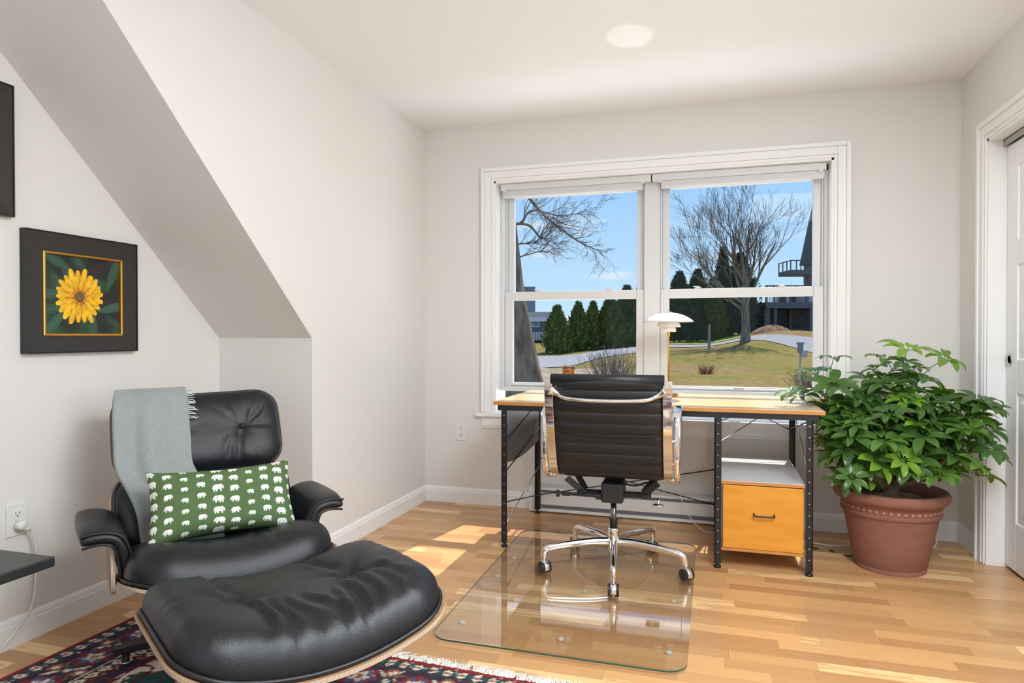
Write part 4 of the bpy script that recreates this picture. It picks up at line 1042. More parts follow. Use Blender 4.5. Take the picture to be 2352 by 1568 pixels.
# ------------------------------------------------------------------ flower painting and the frame beside it
M_FRAME = mat('dark_frame', (.030, .027, .026, 1), .42, bump=(60, .15, 3, (1, 8, 1)))
M_FRAME_EDGE = mat('black_frame_edge', (.010, .010, .011, 1), .35)
M_GOLD = mat('gold_leaf_lip', srgb(226, 172, 84), .25, metal=1.0)
def frame(name, label, y0, y1, z0, z1, iy0, iy1, iz0, iz1, depth=.030):
    t = thing(name, label, 'picture', (XL2, (y0 + y1) / 2, z0))
    oy, oz = (y0 + y1) / 2, z0
    def B(lo, hi): return (lo[0], lo[1] - oy, lo[2] - oz), (hi[0], hi[1] - oy, hi[2] - oz)
    # four mitred members
    def member(pts):      # outer a,b then inner b,a in (y,z)
        mb = MB(); (a, b, c, d) = pts
        f = lambda p, x: (x, p[0] - oy, p[1] - oz)
        vs = [f(p, .001) for p in pts] + [f(a, depth - .004), f(b, depth - .004), f(c, depth - .010), f(d, depth - .010)]
        mb.add(vs, [(0,1,2,3), (4,5,6,7), (0,1,5,4), (1,2,6,5), (2,3,7,6), (3,0,4,7)])
        mb.build('frame_member', M_FRAME, t, bevel=.0008)
    O = [(y0, z0), (y1, z0), (y1, z1), (y0, z1)]; I = [(iy0, iz0), (iy1, iz0), (iy1, iz1), (iy0, iz1)]
    for k in range(4): member((O[k], O[(k+1) % 4], I[(k+1) % 4], I[k]))
    eb = MB()
    for lo, hi in (((.001, y0 - .004, z0 - .004), (depth, y0, z1 + .004)), ((.001, y1, z0 - .004), (depth, y1 + .004, z1 + .004)), ((.001, y0, z0 - .004), (depth, y1, z0)), ((.001, y0, z1), (depth, y1, z1 + .004))): eb.box(*B(lo, hi))
    eb.build('outer_edge', M_FRAME_EDGE, t, bevel=.001)
    g = MB(); w_ = .008
    for lo, hi in (((.010, iy0 - .002, iz0 - .002), (depth - .004, iy0 + w_, iz1 + .002)), ((.010, iy1 - w_, iz0 - .002), (depth - .004, iy1 + .002, iz1 + .002)), ((.010, iy0, iz0 - .002), (depth - .004, iy1, iz0 + w_)), ((.010, iy0, iz1 - w_), (depth - .004, iy1, iz1 + .002))): g.box(*B(lo, hi))
    g.build('gold_lip', M_GOLD, t, bevel=.003)
    return t, oy, oz
pic, oy, oz = frame('framed_painting', 'black framed painting of a yellow flower with gold inner edge', 1.765, 2.238, 1.036, 1.478, 1.832, 2.170, 1.098, 1.408)
# canvas: marigold painted on dark leaves
n_ = 260; Yc, Zc = np.meshgrid(np.linspace(1.836, 2.166, n_), np.linspace(1.102, 1.404, n_))
rs = np.random.RandomState(9)
def vnoise(U, V, seed):
    g = np.random.RandomState(seed).rand(80, 80); i, j = np.floor(U).astype(int) % 79, np.floor(V).astype(int) % 79
    a, b = U - np.floor(U), V - np.floor(V); a, b = a*a*(3-2*a), b*b*(3-2*b)
    return g[j, i]*(1-a)*(1-b) + g[j, i+1]*a*(1-b) + g[j+1, i]*(1-a)*b + g[j+1, i+1]*a*b
u_, v_ = (Yc - 1.836) / .33, (Zc - 1.102) / .302
bgc = np.zeros(Yc.shape + (3,)); dk = np.array(srgb(34, 38, 34)[:3]); gr = np.array(srgb(40, 72, 40)[:3]); gr2 = np.array(srgb(58, 92, 78)[:3]); pu = np.array(srgb(46, 40, 46)[:3])
a1 = vnoise(u_*5 + v_*2, v_*4 - u_*2, 1)[..., None]; a2 = vnoise(u_*7, v_*9 + u_*4, 2)[..., None]
bgc = dk + (gr - dk) * np.clip((a1 - .45) * 3, 0, 1); bgc = bgc + (gr2 - bgc) * np.clip((a2 - .62) * 4, 0, 1) * .8; bgc = bgc + (pu - bgc) * np.clip((.28 - a1) * 5, 0, 1)
for (c0, c1, ang, L) in ((.05, .30, .3, .28), (.12, .12, .9, .25), (.92, .36, .25, .25), (.62, .05, 1.4, .2), (.15, .92, -.5, .22), (.9, .80, 1.2, .25), (.08, .50, .1, .22)):
    x = (u_ - c0) * math.cos(ang) + (v_ - c1) * math.sin(ang); y_ = -(u_ - c0) * math.sin(ang) + (v_ - c1) * math.cos(ang)
    mk = (np.abs(y_) < .06 * np.clip(1 - (x / L) ** 2, 0, 1)); bgc[mk] = (gr2 * (.55 + .5 * rs.rand()) + gr * .3); bgc[mk & (np.abs(y_) < .006)] = gr2 * 1.2
fx, fz = (Yc - 1.985), (Zc - 1.247); rad_ = np.hypot(fx * 1.02, fz * .98) ; ang = np.arctan2(fz, fx)
ye, orr, dp, lt = [np.array(srgb(*c)[:3]) for c in ((246, 190, 28), (240, 150, 16), (200, 100, 14), (252, 214, 80))]
for ring, (R0, npet, wdt, off) in enumerate(((.104, 21, .36, .0), (.092, 19, .36, .5), (.076, 15, .36, .2), (.056, 12, .34, .7))):
    p = ang / (2*np.pi) * npet + off; pi_ = np.floor(p); loc = (p - pi_ - .5)
    ln = R0 * (.92 + .16 * np.random.RandomState(ring + 30).rand(npet + 2)[(pi_.astype(int)) % npet])
    tip = ln * (1 - .26 * np.abs(2 * loc) ** 2.6)
    mk = rad_ < tip
    t = np.clip(rad_ / R0, 0, 1)[..., None]; tone = (.75 + .35 * np.random.RandomState(ring + 60).rand(npet + 2)[(pi_.astype(int)) % npet])[..., None]
    cc_ = (orr * (1 - t) + ye * t) * tone + lt * .18 * np.clip(1 - np.abs(loc) * 4, 0, 1)[..., None]
    cc_ = cc_ * (1 - .45 * np.clip((np.abs(loc) - .36) * 8, 0, 1))[..., None]
    cc_ = cc_ * (.9 + .2 * vnoise(rad_ * 60, p * 9, 4)[..., None])
    bgc[mk] = cc_[mk]
bgc[(rad_ < .032) & (vnoise(fx*300+50, fz*300+50, 8) > .45)] = dp; mk = rad_ < .022
bgc[mk] = (np.array(srgb(120, 100, 50)[:3]) * (.4 + 1.1 * vnoise(fx*500+90, fz*500+90, 9)[..., None]))[mk]
bgc *= (.9 + .2 * vnoise(u_*90, v_*60, 13)[..., None])
cv = MB(); cv.add([(.013, a - oy, b - oz) for a, b in zip(Yc.ravel(), Zc.ravel())], [(j*n_+i, j*n_+i+1, (j+1)*n_+i+1, (j+1)*n_+i) for j in range(n_-1) for i in range(n_-1)], [tuple(c) for c in np.clip(bgc, 0, 1).reshape(-1, 3)])
cv.build('canvas', mat('oil_paint', (.3, .3, .1, 1), .38, attr='col'), pic, fix=False)
MB().box((.002, -.19, .04), (.012, .19, .40)).build('backing_board', M_FRAME, pic)
pic2, oy, oz = frame('framed_picture', 'black picture frame cut off at the left edge, above the flower painting', 1.22, 1.722, 1.515, 1.965, 1.29, 1.652, 1.585, 1.895)
MB().box((.002, -.185, .065), (.013, .185, .385)).build('canvas', mat('dark_canvas', srgb(44, 48, 44), .5, vary=(9, .4)), pic2)

# ------------------------------------------------------------------ wall outlets
def outlet(name, label, loc, rz):
    t = thing(name, label, 'outlet', loc, rz)       # local -y faces the room, z=0 at plate centre
    MB().box((-.036, -.006, -.058), (.036, -.0004, .058)).build('plate', M_PLASTIC, t, bevel=.004, seg=3)
    for zc in (.020, -.020):
        r_ = MB(); pts_ = []
        for i in range(28):
            a = 2*math.pi*i/28; pts_.append((max(-.0165, min(.0165, .0175*math.cos(a))), zc + max(-.0135, min(.0135, .0175*math.sin(a)))))
        r_.prism(pts_, .003, 'xz', -.0085); ro = r_.build('receptacle', M_PLASTIC, t, bevel=.001)
        for sx in (-.0065, .0065):
            MB().box((sx - .0012, -.0089, zc - .001), (sx + .0012, -.0080, zc + .007)).build('slot', M_SLOT, ro)
        MB().lathe([(.0026, -.0005), (.0026, .0005)], 10).build('slot', M_SLOT, ro).matrix_local = Matrix.Translation((0, -.0085, zc - .007)) @ Matrix.Rotation(math.pi/2, 4, 'X')
    s_ = MB().lathe([(.0028, 0), (.0026, .001)], 12).build('screw', M_PLASTIC, t); s_.matrix_local = Matrix.Translation((0, -.006, 0)) @ Matrix.Rotation(math.pi/2, 4, 'X')
    return t
outlet('wall_outlet', 'white duplex outlet on the back wall left of the window', (-1.573, YB, .468), 0)
o2 = outlet('wall_outlet', 'white duplex outlet with a plug in it on the alcove wall', (XL2, 1.742, .446), R(90))
pc = thing('power_cord', 'white power cord plugged into the alcove wall outlet, hanging to the floor', 'cord')
py_, pz_ = 1.742, .426
plg = MB(); plg.lathe([(.0005, .030), (.013, .030), (.016, .026), (.0165, .0)], 22); q = plg.build('plug', M_PLASTIC, pc, smooth=True); q.matrix_local = Matrix.Translation((XL2 + .0088, py_, pz_)) @ Matrix.Rotation(math.pi/2, 4, 'Y')
sr = MB(); sr.tube([(XL2 + .028, py_ + .006, pz_ - .006), (XL2 + .028, py_ + .030, pz_ - .026)], [.010, .005], 10); sr.build('strain_relief', M_PLASTIC, pc, smooth=True)
MB().tube(spline([(XL2 + .028, py_ + .027, pz_ - .023), (XL2 + .030, py_ + .043, pz_ - .055), (XL2 + .032, py_ + .050, pz_ - .12), (XL2 + .034, py_ + .044, pz_ - .22), (XL2 + .034, py_ + .028, pz_ - .30), (XL2 + .036, py_ - .01, .085), (XL2 + .038, py_ - .07, .035), (XL2 + .05, py_ - .16, .006), (XL2 + .06, py_ - .5, .005)], 8), .0042, 8).build('flex', M_CORD, pc, smooth=True)

# ------------------------------------------------------------------ black side table by the alcove wall
STB = thing('side_table', 'black low table whose corner shows at the left edge below the outlet', 'table', (-2.0, .85, .0105))
MB().box((-.335, -.50, .473), (.325, .488, .50)).build('tabletop', mat('black_stone_top', (.022, .023, .022, 1), .38, vary=(160, .25)), STB, bevel=.004, seg=3)
MB().lathe([(.035, .02), (.030, .05), (.030, .46), (.09, .473)], 24, (-.06, -.2, 0)).build('pedestal', M_BLACK, STB, smooth=True)
MB().lathe([(.20, .0), (.20, .012), (.19, .018), (.03, .022)], 36, (-.06, -.2, 0)).build('base', M_BLACK, STB, smooth=True)

# ------------------------------------------------------------------ baseboard heater under the window
HT = thing('baseboard_heater', 'white baseboard heater on the back wall under the desk', 'heater', (-.38, YB - .0135, 0))
hx0, hx1 = -.712, .74; hd_, hh = .062, .155
def hprof(name, pf, m): return MB().prism([(-y, z) for y, z in pf], hx1 - hx0, 'yz', hx0).build(name, m, HT)
hprof('back_plate', [(0, .006), (.003, .006), (.003, hh), (0, hh)], M_HEATER)
hprof('top_cover', [(0, hh), (hd_ - .012, hh - .004), (hd_ - .004, hh - .016), (hd_ - .007, hh - .017), (hd_ - .016, hh - .008), (0, hh - .005)], M_HEATER)
hprof('front_panel', [(hd_, .050), (hd_, .118), (hd_ - .004, .122), (hd_ - .006, .118), (hd_ - .004, .050)], M_HEATER)
hprof('grille', [(hd_ - .020, .122), (hd_ - .016, .140), (hd_ - .020, .141), (hd_ - .024, .122)], M_FIN)
hprof('toe_rail', [(0, .006), (hd_, .006), (hd_ + .004, .010), (hd_ + .002, .022), (hd_ - .004, .026), (hd_ - .006, .012), (0, .010)], M_HEATER)
hprof('lower_grille', [(hd_ - .022, .022), (hd_ - .016, .050), (hd_ - .020, .052), (hd_ - .026, .024)], M_FIN)
for a, b in ((hx0 - .002, hx0 + .075), (hx1 - .05, hx1 + .002)):
    MB().prism([(0, .004), (-hd_ - .005, .004), (-hd_ - .005, .120), (-hd_ + .006, hh + .001), (0, hh + .003)], b - a, 'yz', a).build('end_cap', M_HEATER, HT, bevel=.004)

# ------------------------------------------------------------------ terracotta pot with umbrella plant
PT = thing('potted_umbrella_plant', 'leafy green umbrella plant in a terracotta pot right of the desk', 'plant', (.812, 3.535, 0))
M_TERRA = mat('terracotta', srgb(142, 98, 84), .8, spec=.2, vary=(6, .12, (1, 1, 5)), bump=(40, .25, 4, (1, 1, 6)))
pr = [(.0005, .004), (.135, .004), (.150, .0), (.152, .012), (.149, .020), (.155, .03), (.178, .14), (.196, .235), (.203, .262), (.211, .266), (.213, .276), (.207, .282), (.208, .300), (.213, .315), (.221, .322), (.236, .330), (.245, .345), (.245, .362), (.236, .374), (.222, .376), (.214, .368), (.206, .34), (.200, .29), (.0005, .285)]
shade_auto(MB().lathe(pr, 72).build('pot', M_TERRA, PT), 45)
pot = [c for c in PT.children if c.name.startswith('pot')][0]
db = None
for k in range(46):
    a = 2*math.pi*k/46
    if db is None: db = MB().box((-.0065, -.004, -.007), (.0065, .005, .007)).build('bead', mat('terracotta_pale', srgb(176, 122, 102), .85), pot, bevel=.002); b_ = db
    else: b_ = copy_to(db, pot)
    b_.location = (.2095*math.cos(a), .2095*math.sin(a), .297); b_.rotation_euler = (0, 0, a + math.pi/2)
rnd = random.Random(12)
so_ = MB(); so_.grid(lambda u, v: (lambda r, a: (r*math.cos(a), r*math.sin(a), .318 + .020*(1 - r/.206) + .006*math.sin(a*7 + r*60)))(.206*v, 2*math.pi*u), 48, 10)
so_.build('soil', mat('dark_soil', (.030, .023, .018, 1), .95, vary=(90, .5), bump=(120, 1.0, 4)), PT, smooth=True)
M_BARK = mat('grey_brown_bark', srgb(128, 106, 88), .85, vary=(30, .25), bump=(60, .8, 4))
M_STEM = mat('green_stem', srgb(104, 128, 62), .5)
def leaf_mat():
    m = bpy.data.materials.new('glossy_leaf'); m.use_nodes = True; n, l = m.node_tree.nodes, m.node_tree.links; b = n['Principled BSDF']
    oi = n.new('ShaderNodeObjectInfo'); cr = n.new('ShaderNodeValToRGB'); e = cr.color_ramp.elements
    e[0].color = srgb(58, 88, 46); e[1].color = srgb(128, 168, 52); x = e.new(.55); x.color = srgb(72, 108, 54); x = e.new(.85); x.color = srgb(88, 126, 54)
    l.new(oi.outputs['Random'], cr.inputs['Fac']); l.new(cr.outputs[0], b.inputs['Base Color']); b.inputs['Roughness'].default_value = .30
    tr = n.new('ShaderNodeBsdfTranslucent'); tr.inputs[0].default_value = srgb(150, 200, 40); mx = n.new('ShaderNodeMixShader'); mx.inputs[0].default_value = .22
    l.new(b.outputs[0], mx.inputs[1]); l.new(tr.outputs[0], mx.inputs[2]); l.new(mx.outputs[0], n['Material Output'].inputs['Surface']); return m
M_LEAF = leaf_mat()
def leaf_mesh(seed):
    """palmate leaf: seven to nine drooping leaflets on short stalks; local z is the petiole direction"""
    rn = random.Random(seed); mb = MB(); n = rn.choice((7, 8, 8, 9))
    for k in range(n):
        a = 2*math.pi*k/n + rn.uniform(-.14, .14); L = rn.uniform(.085, .122) * (1 - .15*abs(math.sin(a/2 + seed))); wd = L*rn.uniform(.19, .24); droop = rn.uniform(.6, 1.15)
        d = Vector((math.cos(a), math.sin(a), 0)); s = Vector((-math.sin(a), math.cos(a), 0)); N = 7; vs, fs = [], []
        p = Vector((0, 0, 0)); el = R(rn.uniform(5, 25)); rows = []
        mb.tube([(0, 0, 0), d*.018 + Vector((0, 0, .004))], .0013, 4)
        p = d*.018 + Vector((0, 0, .004))
        for i in range(N + 1):
            t = i / N; wv = wd * (math.sin(math.pi * min(1, t**.85)) ** .75) * (1 if t < .97 else .3)
            nn = (d * -math.sin(el) + Vector((0, 0, math.cos(el))))
            for q in (-1, 0, 1): rows.append(p + s*(wv*q) + nn*(abs(q)*wv*.30))
            p = p + (d*math.cos(el) + Vector((0, 0, math.sin(el))))*(L/N); el -= droop*(1.35/N)*(.4 + 1.2*t)
        for i in range(N):
            for q in range(2): fs.append((i*3+q, i*3+q+1, (i+1)*3+q+1, (i+1)*3+q))
        mb.add(rows, fs)
    me_o = mb.build('leaf', M_LEAF, PT, smooth=True, fix=False); me = me_o.data; bpy.data.objects.remove(me_o); return me
leaf_meshes = [leaf_mesh(s) for s in range(7)]
# trunk and branches
tips = []
def branch(p0, p1, r0, r1, bend, name='branch', m=None):
    p0, p1 = v3(p0), v3(p1); mid = (p0 + p1)/2 + v3(bend); pts_ = spline([p0, mid, p1], 7)
    MB().tube(pts_, [r0 + (r1 - r0)*i/(len(pts_)-1) for i in range(len(pts_))], 9).build(name, m or M_BARK, PT, smooth=True); return pts_
base = Vector((0, 0, .325))
MB().tube(spline([(.0, -.02, .30), (.005, -.01, .36), (.0, 0, .42)], 5), [.045, .040, .036, .038, .036, .034, .033, .032, .031, .03, .03], 10).build('trunk', M_BARK, PT, smooth=True)
for a, b in (((-.02, -.02, .34), (-.15, -.06, .32)), ((.02, -.03, .34), (.10, -.12, .315)), ((.03, .0, .34), (.16, .02, .318)), ((-.02, -.03, .33), (-.06, -.14, .315))): branch(a, b, .018, .008, (0, 0, .008), 'root')
crowns = [((-.28, -.06, .60), .024), ((-.18, -.16, .62), .022), ((-.32, .04, .70), .018), ((-.06, -.16, .66), .022), ((.04, .02, .86), .022), ((.12, -.12, .66), .022), ((.20, -.02, .72), .020), ((.30, -.06, .70), .018), ((-.12, .06, .74), .020), ((.10, .10, .80), .018), ((.02, -.05, .74), .018), ((-.22, -.02, .66), .016), ((-.29, -.04, .82), .012), ((-.20, -.19, .58), .014), ((.06, -.17, .60), .014), ((.20, -.16, .59), .014), ((.28, .0, .60), .012), ((-.30, -.10, .58), .012)]
for (c, r0) in crowns:
    branch((c[0]*.08, c[1]*.08, .38), c, r0*.9, .007, (c[0]*.10 + rnd.uniform(-.02, .02), c[1]*.1, -.02)); tips.append(Vector(c))
lc = [0]
def put_leaf(tip, direction, L):
    d = v3(direction).normalized(); end = tip + d*L + Vector((0, 0, .0))
    w = PT.location + end
    if w.x > XR - .075 or w.y > YB - .09: 
        end.x = min(end.x, XR - .075 - PT.location.x); end.y = min(end.y, YB - .09 - PT.location.y)
    if w.x < DX1 + .06 and w.z < DT + .03 and w.y > DYF - .06: end.x = DX1 + .07 - PT.location.x + rnd.uniform(0, .04)
    me = leaf_meshes[rnd.randrange(7)]; o = bpy.data.objects.new('leaf', me); COL.objects.link(o); o.parent = PT; o.location = end
    dd = (end - tip).normalized(); up = (dd*.45 + Vector((0, 0, .8)) + Vector((rnd.uniform(-.25, .25), rnd.uniform(-.25, .25) - .12, 0))).normalized()
    o.rotation_mode = 'QUATERNION'; o.rotation_quaternion = up.to_track_quat('Z', 'Y') @ Matrix.Rotation(rnd.uniform(0, 6.28), 3, 'Z').to_quaternion()
    s = rnd.uniform(.72, 1.12); o.scale = (s, s, s)
    mid = (tip + end)/2 + Vector((0, 0, .012))
    st_.tube([tip - Vector((0, 0, .02)), mid, end], [.0028, .0022, .0018], 5); lc[0] += 1
st_ = MB()
for (c, r0), nl in zip(crowns, (11, 12, 9, 13, 15, 13, 12, 12, 11, 11, 10, 8, 8, 9, 9, 9, 8, 8)):
    tip = Vector(c)
    for k in range(nl):
        a = 2.4*k + rnd.uniform(-.3, .3); el = R(70 - 100*(k/nl) + rnd.uniform(-12, 12)); L = rnd.uniform(.07, .15)*(1.2 if c[2] > .78 else 1)
        put_leaf(tip + Vector((0, 0, -.10*(k/nl))), (math.cos(a)*math.cos(el), math.sin(a)*math.cos(el), math.sin(el)), L)
for p in (((.10, 0, .88), (.6, -.1, .55), .16), ((.34, -.06, .74), (.8, -.3, .35), .10), ((-.33, -.02, .70), (-.3, -.2, .6), .08), ((-.20, .02, .74), (-.1, -.2, .9), .12)): put_leaf(Vector(p[0]), p[1], p[2])
st_.build('petioles', M_STEM, PT, smooth=True, kind='stuff')
litter = MB()
for k in range(60):
    a, r_ = rnd.uniform(0, 6.28), rnd.uniform(.06, .185); p = Vector((r_*math.cos(a), r_*math.sin(a), .332)); b = rnd.uniform(0, 6.28); L = rnd.uniform(.012, .04)
    litter.tube([p, p + Vector((L*math.cos(b), L*math.sin(b), .006)), p + Vector((2*L*math.cos(b), 2*L*math.sin(b), .0))], [.001, .004, .0008], 4)
litter.build('leaf_litter', mat('dry_litter', srgb(112, 92, 70), .9, vary=(40, .5)), PT, fix=False, kind='stuff')
# fallen leaves and a cord on the floor behind the desk leg
M_DEAD = mat('fallen_leaf', srgb(84, 86, 52), .6)
for (x, yy, rz, lab) in ((.50, 3.70, .4, 'small dry leaf on the floor right of the desk leg, nearest the desk'), (.585, 3.68, 1.9, 'small dry leaf on the floor halfway between desk leg and pot'), (.655, 3.62, 2.6, 'small dry leaf on the floor touching the shadow of the pot')):
    mb = MB(); mb.grid(lambda u, v: ((u - .5)*.055, (v - .5)*.022*math.sin(math.pi*max(.03, min(.97, u))), .003 + .008*abs(v - .5)*2 + .004*math.sin(u*6)), 8, 4)
    o = mb.build('fallen_leaf', M_DEAD, None, smooth=True, solid=.0008, fix=False); o.location = (x, yy, 0); o.rotation_euler = (0, 0, rz); tag(o, lab, 'leaf')
c2 = thing('floor_cord', 'white cord lying on the floor behind the terracotta pot', 'cord')
MB().tube(spline([(.44, 3.86, .004), (.52, 3.80, .004), (.62, 3.78, .004), (.75, 3.84, .004), (.92, 3.87, .004), (1.03, 3.85, .004), (1.10, 3.87, .03), (1.11, 3.95, .12), (1.07, 4.04, .24)], 8), .0035, 8).build('flex', M_CORD, c2, smooth=True)
# ------------------------------------------------------------------ outside: lawn, drive, trees, houses
def gz(x, y):
    D = -sy*x + cy*y; L = cy*x + sy*y; s = L / max(D, 1)
    z = float(np.interp(D, [5, 10, 18, 28, 38, 45, 60, 90, 140], [-.55, -.48, -.33, 0, .35, .6, .9, 1.0, 1.0]))
    z += .85*smooth01((s - .27)/.14)*smooth01((D - 31)/11) - .25*smooth01((.16 - s)/.1)*smooth01((D - 20)/12)
    z += .06*math.sin(x*.55 + 1)*math.sin(y*.4) * smooth01((D - 8)/10)
    return z
def PXD(px, D):       # point on the ground seen at picture column px, D metres away
    L = (px - 1176)/FPX*D; x, y = cy*L - sy*D, sy*L + cy*D; return Vector((x, y, gz(x, y)))
def lat(px, D): return (px - 1176)/FPX*D
def elev(py, D): return CAM_H + (769 - py)/FPX*D
gm = MB(); 
def gp(u, v):
    D = 4.6 + 150*v**2.2; L = -60 + 150*u; L = L*(.25 + .75*v); x, y = cy*L - sy*D, sy*L + cy*D
    y = max(y, YB + .35); return (x, y, gz(x, y))
gm.grid(gp, 110, 90)
def ground_mat():
    m = bpy.data.materials.new('spring_lawn'); m.use_nodes = True; n, l = m.node_tree.nodes, m.node_tree.links; b = n['Principled BSDF']; b.inputs['Roughness'].default_value = .95; b.inputs['Specular IOR Level'].default_value = .1
    tc = n.new('ShaderNodeTexCoord'); n1 = n.new('ShaderNodeTexNoise'); n1.inputs['Scale'].default_value = .22; n1.inputs['Detail'].default_value = 5; n2 = n.new('ShaderNodeTexNoise'); n2.inputs['Scale'].default_value = 3.5; n2.inputs['Detail'].default_value = 6
    l.new(tc.outputs['Object'], n1.inputs['Vector']); l.new(tc.outputs['Object'], n2.inputs['Vector'])
    cr = n.new('ShaderNodeValToRGB'); e = cr.color_ramp.elements; e[0].position = .36; e[1].position = .66; e[0].color = srgb(180, 150, 96); e[1].color = srgb(150, 146, 62); x = e.new(.5); x.color = srgb(174, 154, 80)
    l.new(n1.outputs['Fac'], cr.inputs['Fac']); mr = n.new('ShaderNodeMapRange'); mr.inputs['To Min'].default_value = .14; mr.inputs['To Max'].default_value = .84; l.new(n2.outputs['Fac'], mr.inputs['Value'])
    vm = n.new('ShaderNodeVectorMath'); vm.operation = 'SCALE'; l.new(cr.outputs[0], vm.inputs[0]); l.new(mr.outputs[0], vm.inputs['Scale']); l.new(vm.outputs[0], b.inputs['Base Color']); return m
struct('added_porch_roof', MB().prism([(YB + .30, .30), (YB + 1.9, -.02), (YB + 1.9, -.10), (YB + .30, .22)], 4.0, 'yz', -2.4), mat('pale_roofing', (.7, .7, .68, 1), .9))  # unseen pale roof, added to go with the fill lamp below the sill
go = struct('lawn', gm, ground_mat(), smooth=True, fix=False)
def strip(name, near, far, m, lift=.03, n=40):
    """band of ground between two lines given as (picture column, distance) pairs"""
    mb = MB()
    def P(u, v):
        a = np.interp(u, np.linspace(0, 1, len(near)), [q[0] for q in near]); da = np.interp(u, np.linspace(0, 1, len(near)), [q[1] for q in near])
        b = np.interp(u, np.linspace(0, 1, len(far)), [q[0] for q in far]); db = np.interp(u, np.linspace(0, 1, len(far)), [q[1] for q in far])
        p = PXD(a, da).lerp(PXD(b, db), v); return (p.x, p.y, gz(p.x, p.y) + lift)
    mb.grid(P, n, 10); return struct(name, mb, m, smooth=True, fix=False)
M_GRAVEL = mat('pale_gravel', srgb(148, 147, 147), .95, spec=.1, vary=(6, .22), bump=(20, .6, 4))
strip('gravel_drive', [(1150, 24.5), (1320, 26.0), (1440, 33.0), (1540, 38.4), (1700, 39.4), (1760, 37.0), (1900, 31.5)], [(1150, 33.0), (1320, 35.0), (1440, 38.5), (1540, 41.2), (1700, 41.8), (1760, 40.0), (1900, 37.0)], M_GRAVEL)
strip('mulch_bank', [(1120, 14), (1250, 15), (1350, 19), (1420, 20)], [(1120, 25.0), (1240, 25.0), (1330, 24.0), (1430, 24.0)], mat('leaf_mulch', srgb(150, 134, 114), .95, spec=.1, vary=(3.2, .38), bump=(6, 1.0, 5)), .05)
strip('paved_forecourt', [(1790, 44.0), (1960, 43.0)], [(1790, 47.5), (1960, 49)], mat('grey_paving', srgb(160, 156, 150), .9, vary=(5, .1)), .04)
M_GREEN_GRASS = mat('green_grass_strip', srgb(140, 148, 66), .95, spec=.1, vary=(3, .2))
strip('green_verge', [(1500, 41.8), (1720, 42.4)], [(1500, 44.2), (1720, 47.0)], M_GREEN_GRASS, .035)

def evergreen(px, D, h, wd, label, tint, seed, top=.06, tris=2600, group='evergreen trees beyond the drive', name='evergreen_tree'):
    p = PXD(px, D); t = thing(name, label, 'tree', p, 0, group); rn = random.Random(seed)
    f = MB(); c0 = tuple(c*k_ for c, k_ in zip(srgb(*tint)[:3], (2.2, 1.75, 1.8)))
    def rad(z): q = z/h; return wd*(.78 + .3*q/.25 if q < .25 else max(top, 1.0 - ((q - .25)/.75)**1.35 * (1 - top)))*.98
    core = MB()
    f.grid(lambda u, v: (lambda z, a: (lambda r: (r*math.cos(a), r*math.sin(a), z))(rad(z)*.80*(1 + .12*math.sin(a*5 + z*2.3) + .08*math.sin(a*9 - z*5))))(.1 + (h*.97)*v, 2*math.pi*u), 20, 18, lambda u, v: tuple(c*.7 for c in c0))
    for i in range(tris):
        z = h*(rn.random()**.85); a = rn.uniform(0, 6.283); lump = 1 + .14*math.sin(a*5 + z*2.3) + .10*math.sin(a*9 - z*5)
        r = rad(z)*lump*rn.uniform(.74, 1.06); d = Vector((math.cos(a), math.sin(a), 0)); q = d*r + Vector((0, 0, z))
        L = rn.uniform(.16, .34)*(.6 + wd*.25); s = Vector((-d.y, d.x, 0)); up = (d*rn.uniform(.2, .9) + Vector((0, 0, rn.uniform(.5, 1.1))) + s*rn.uniform(-.6, .6)).normalized()
        sd = up.cross(d + Vector((rn.uniform(-.5, .5), rn.uniform(-.5, .5), rn.uniform(-.5, .5)))).normalized()*L*.34
        k = rn.uniform(.65, 1.35); col = tuple(min(1, c*k) for c in c0); f.add([q - sd, q + sd, q + up*L], [(0, 1, 2)], col)
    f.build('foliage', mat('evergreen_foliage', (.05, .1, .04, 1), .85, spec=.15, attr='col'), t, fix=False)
    MB().tube([(0, 0, -.4), (0, 0, h*.5)], [.12, .06], 8).build('trunk', M_TRUNK, t, smooth=True)
    return t
M_TRUNK = mat('grey_bark', srgb(126, 114, 100), .95, spec=.1, vary=(7, .55, (1, 1, .35)), bump=(22, 1.0, 5, (1, 1, .3)))
EV = [(1280, 37.0, 705, .78, 'narrow conifer at left of the arborvitae row, before the grey house', (66, 88, 42)),
      (1328, 38.5, 697, .72, 'second arborvitae of the row from the left', (66, 86, 40)), (1362, 39.0, 696, .62, 'slim arborvitae, third of the row from the left', (74, 90, 42)),
      (1402, 39.0, 684, 1.0, 'broad dark arborvitae in the middle of the left window', (60, 76, 38)), (1440, 40.5, 660, 1.05, 'tallest dark arborvitae beside the window mullion', (54, 70, 38)), (1478, 43.0, 650, 1.2, 'dark evergreen half hidden behind the window mullion', (46, 58, 36)),
      (1560, 46.0, 628, 1.35, 'leftmost conifer of the right window', (46, 60, 44)), (1602, 46.5, 622, 1.3, 'rounded conifer left of the bare tree, second from the left', (48, 62, 40)),
      (1638, 46.0, 640, .95, 'dark columnar evergreen left of the bare tree', (58, 70, 36)), (1660, 47.5, 572, 1.0, 'tall spruce with pointed top directly left of the bare tree', (44, 52, 42)), (1700, 48.0, 585, 1.6, 'wide spruce right behind the bare tree', (48, 56, 44)), (1744, 52.0, 742, 1.1, 'low rounded evergreen between bare tree and deck house', (60, 66, 44))]
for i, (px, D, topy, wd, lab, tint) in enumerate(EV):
    p = PXD(px, D); evergreen(px, D, elev(topy, D) - p.z, wd, lab, tint, 100 + i, tris=3000 if wd > .9 else 2200)

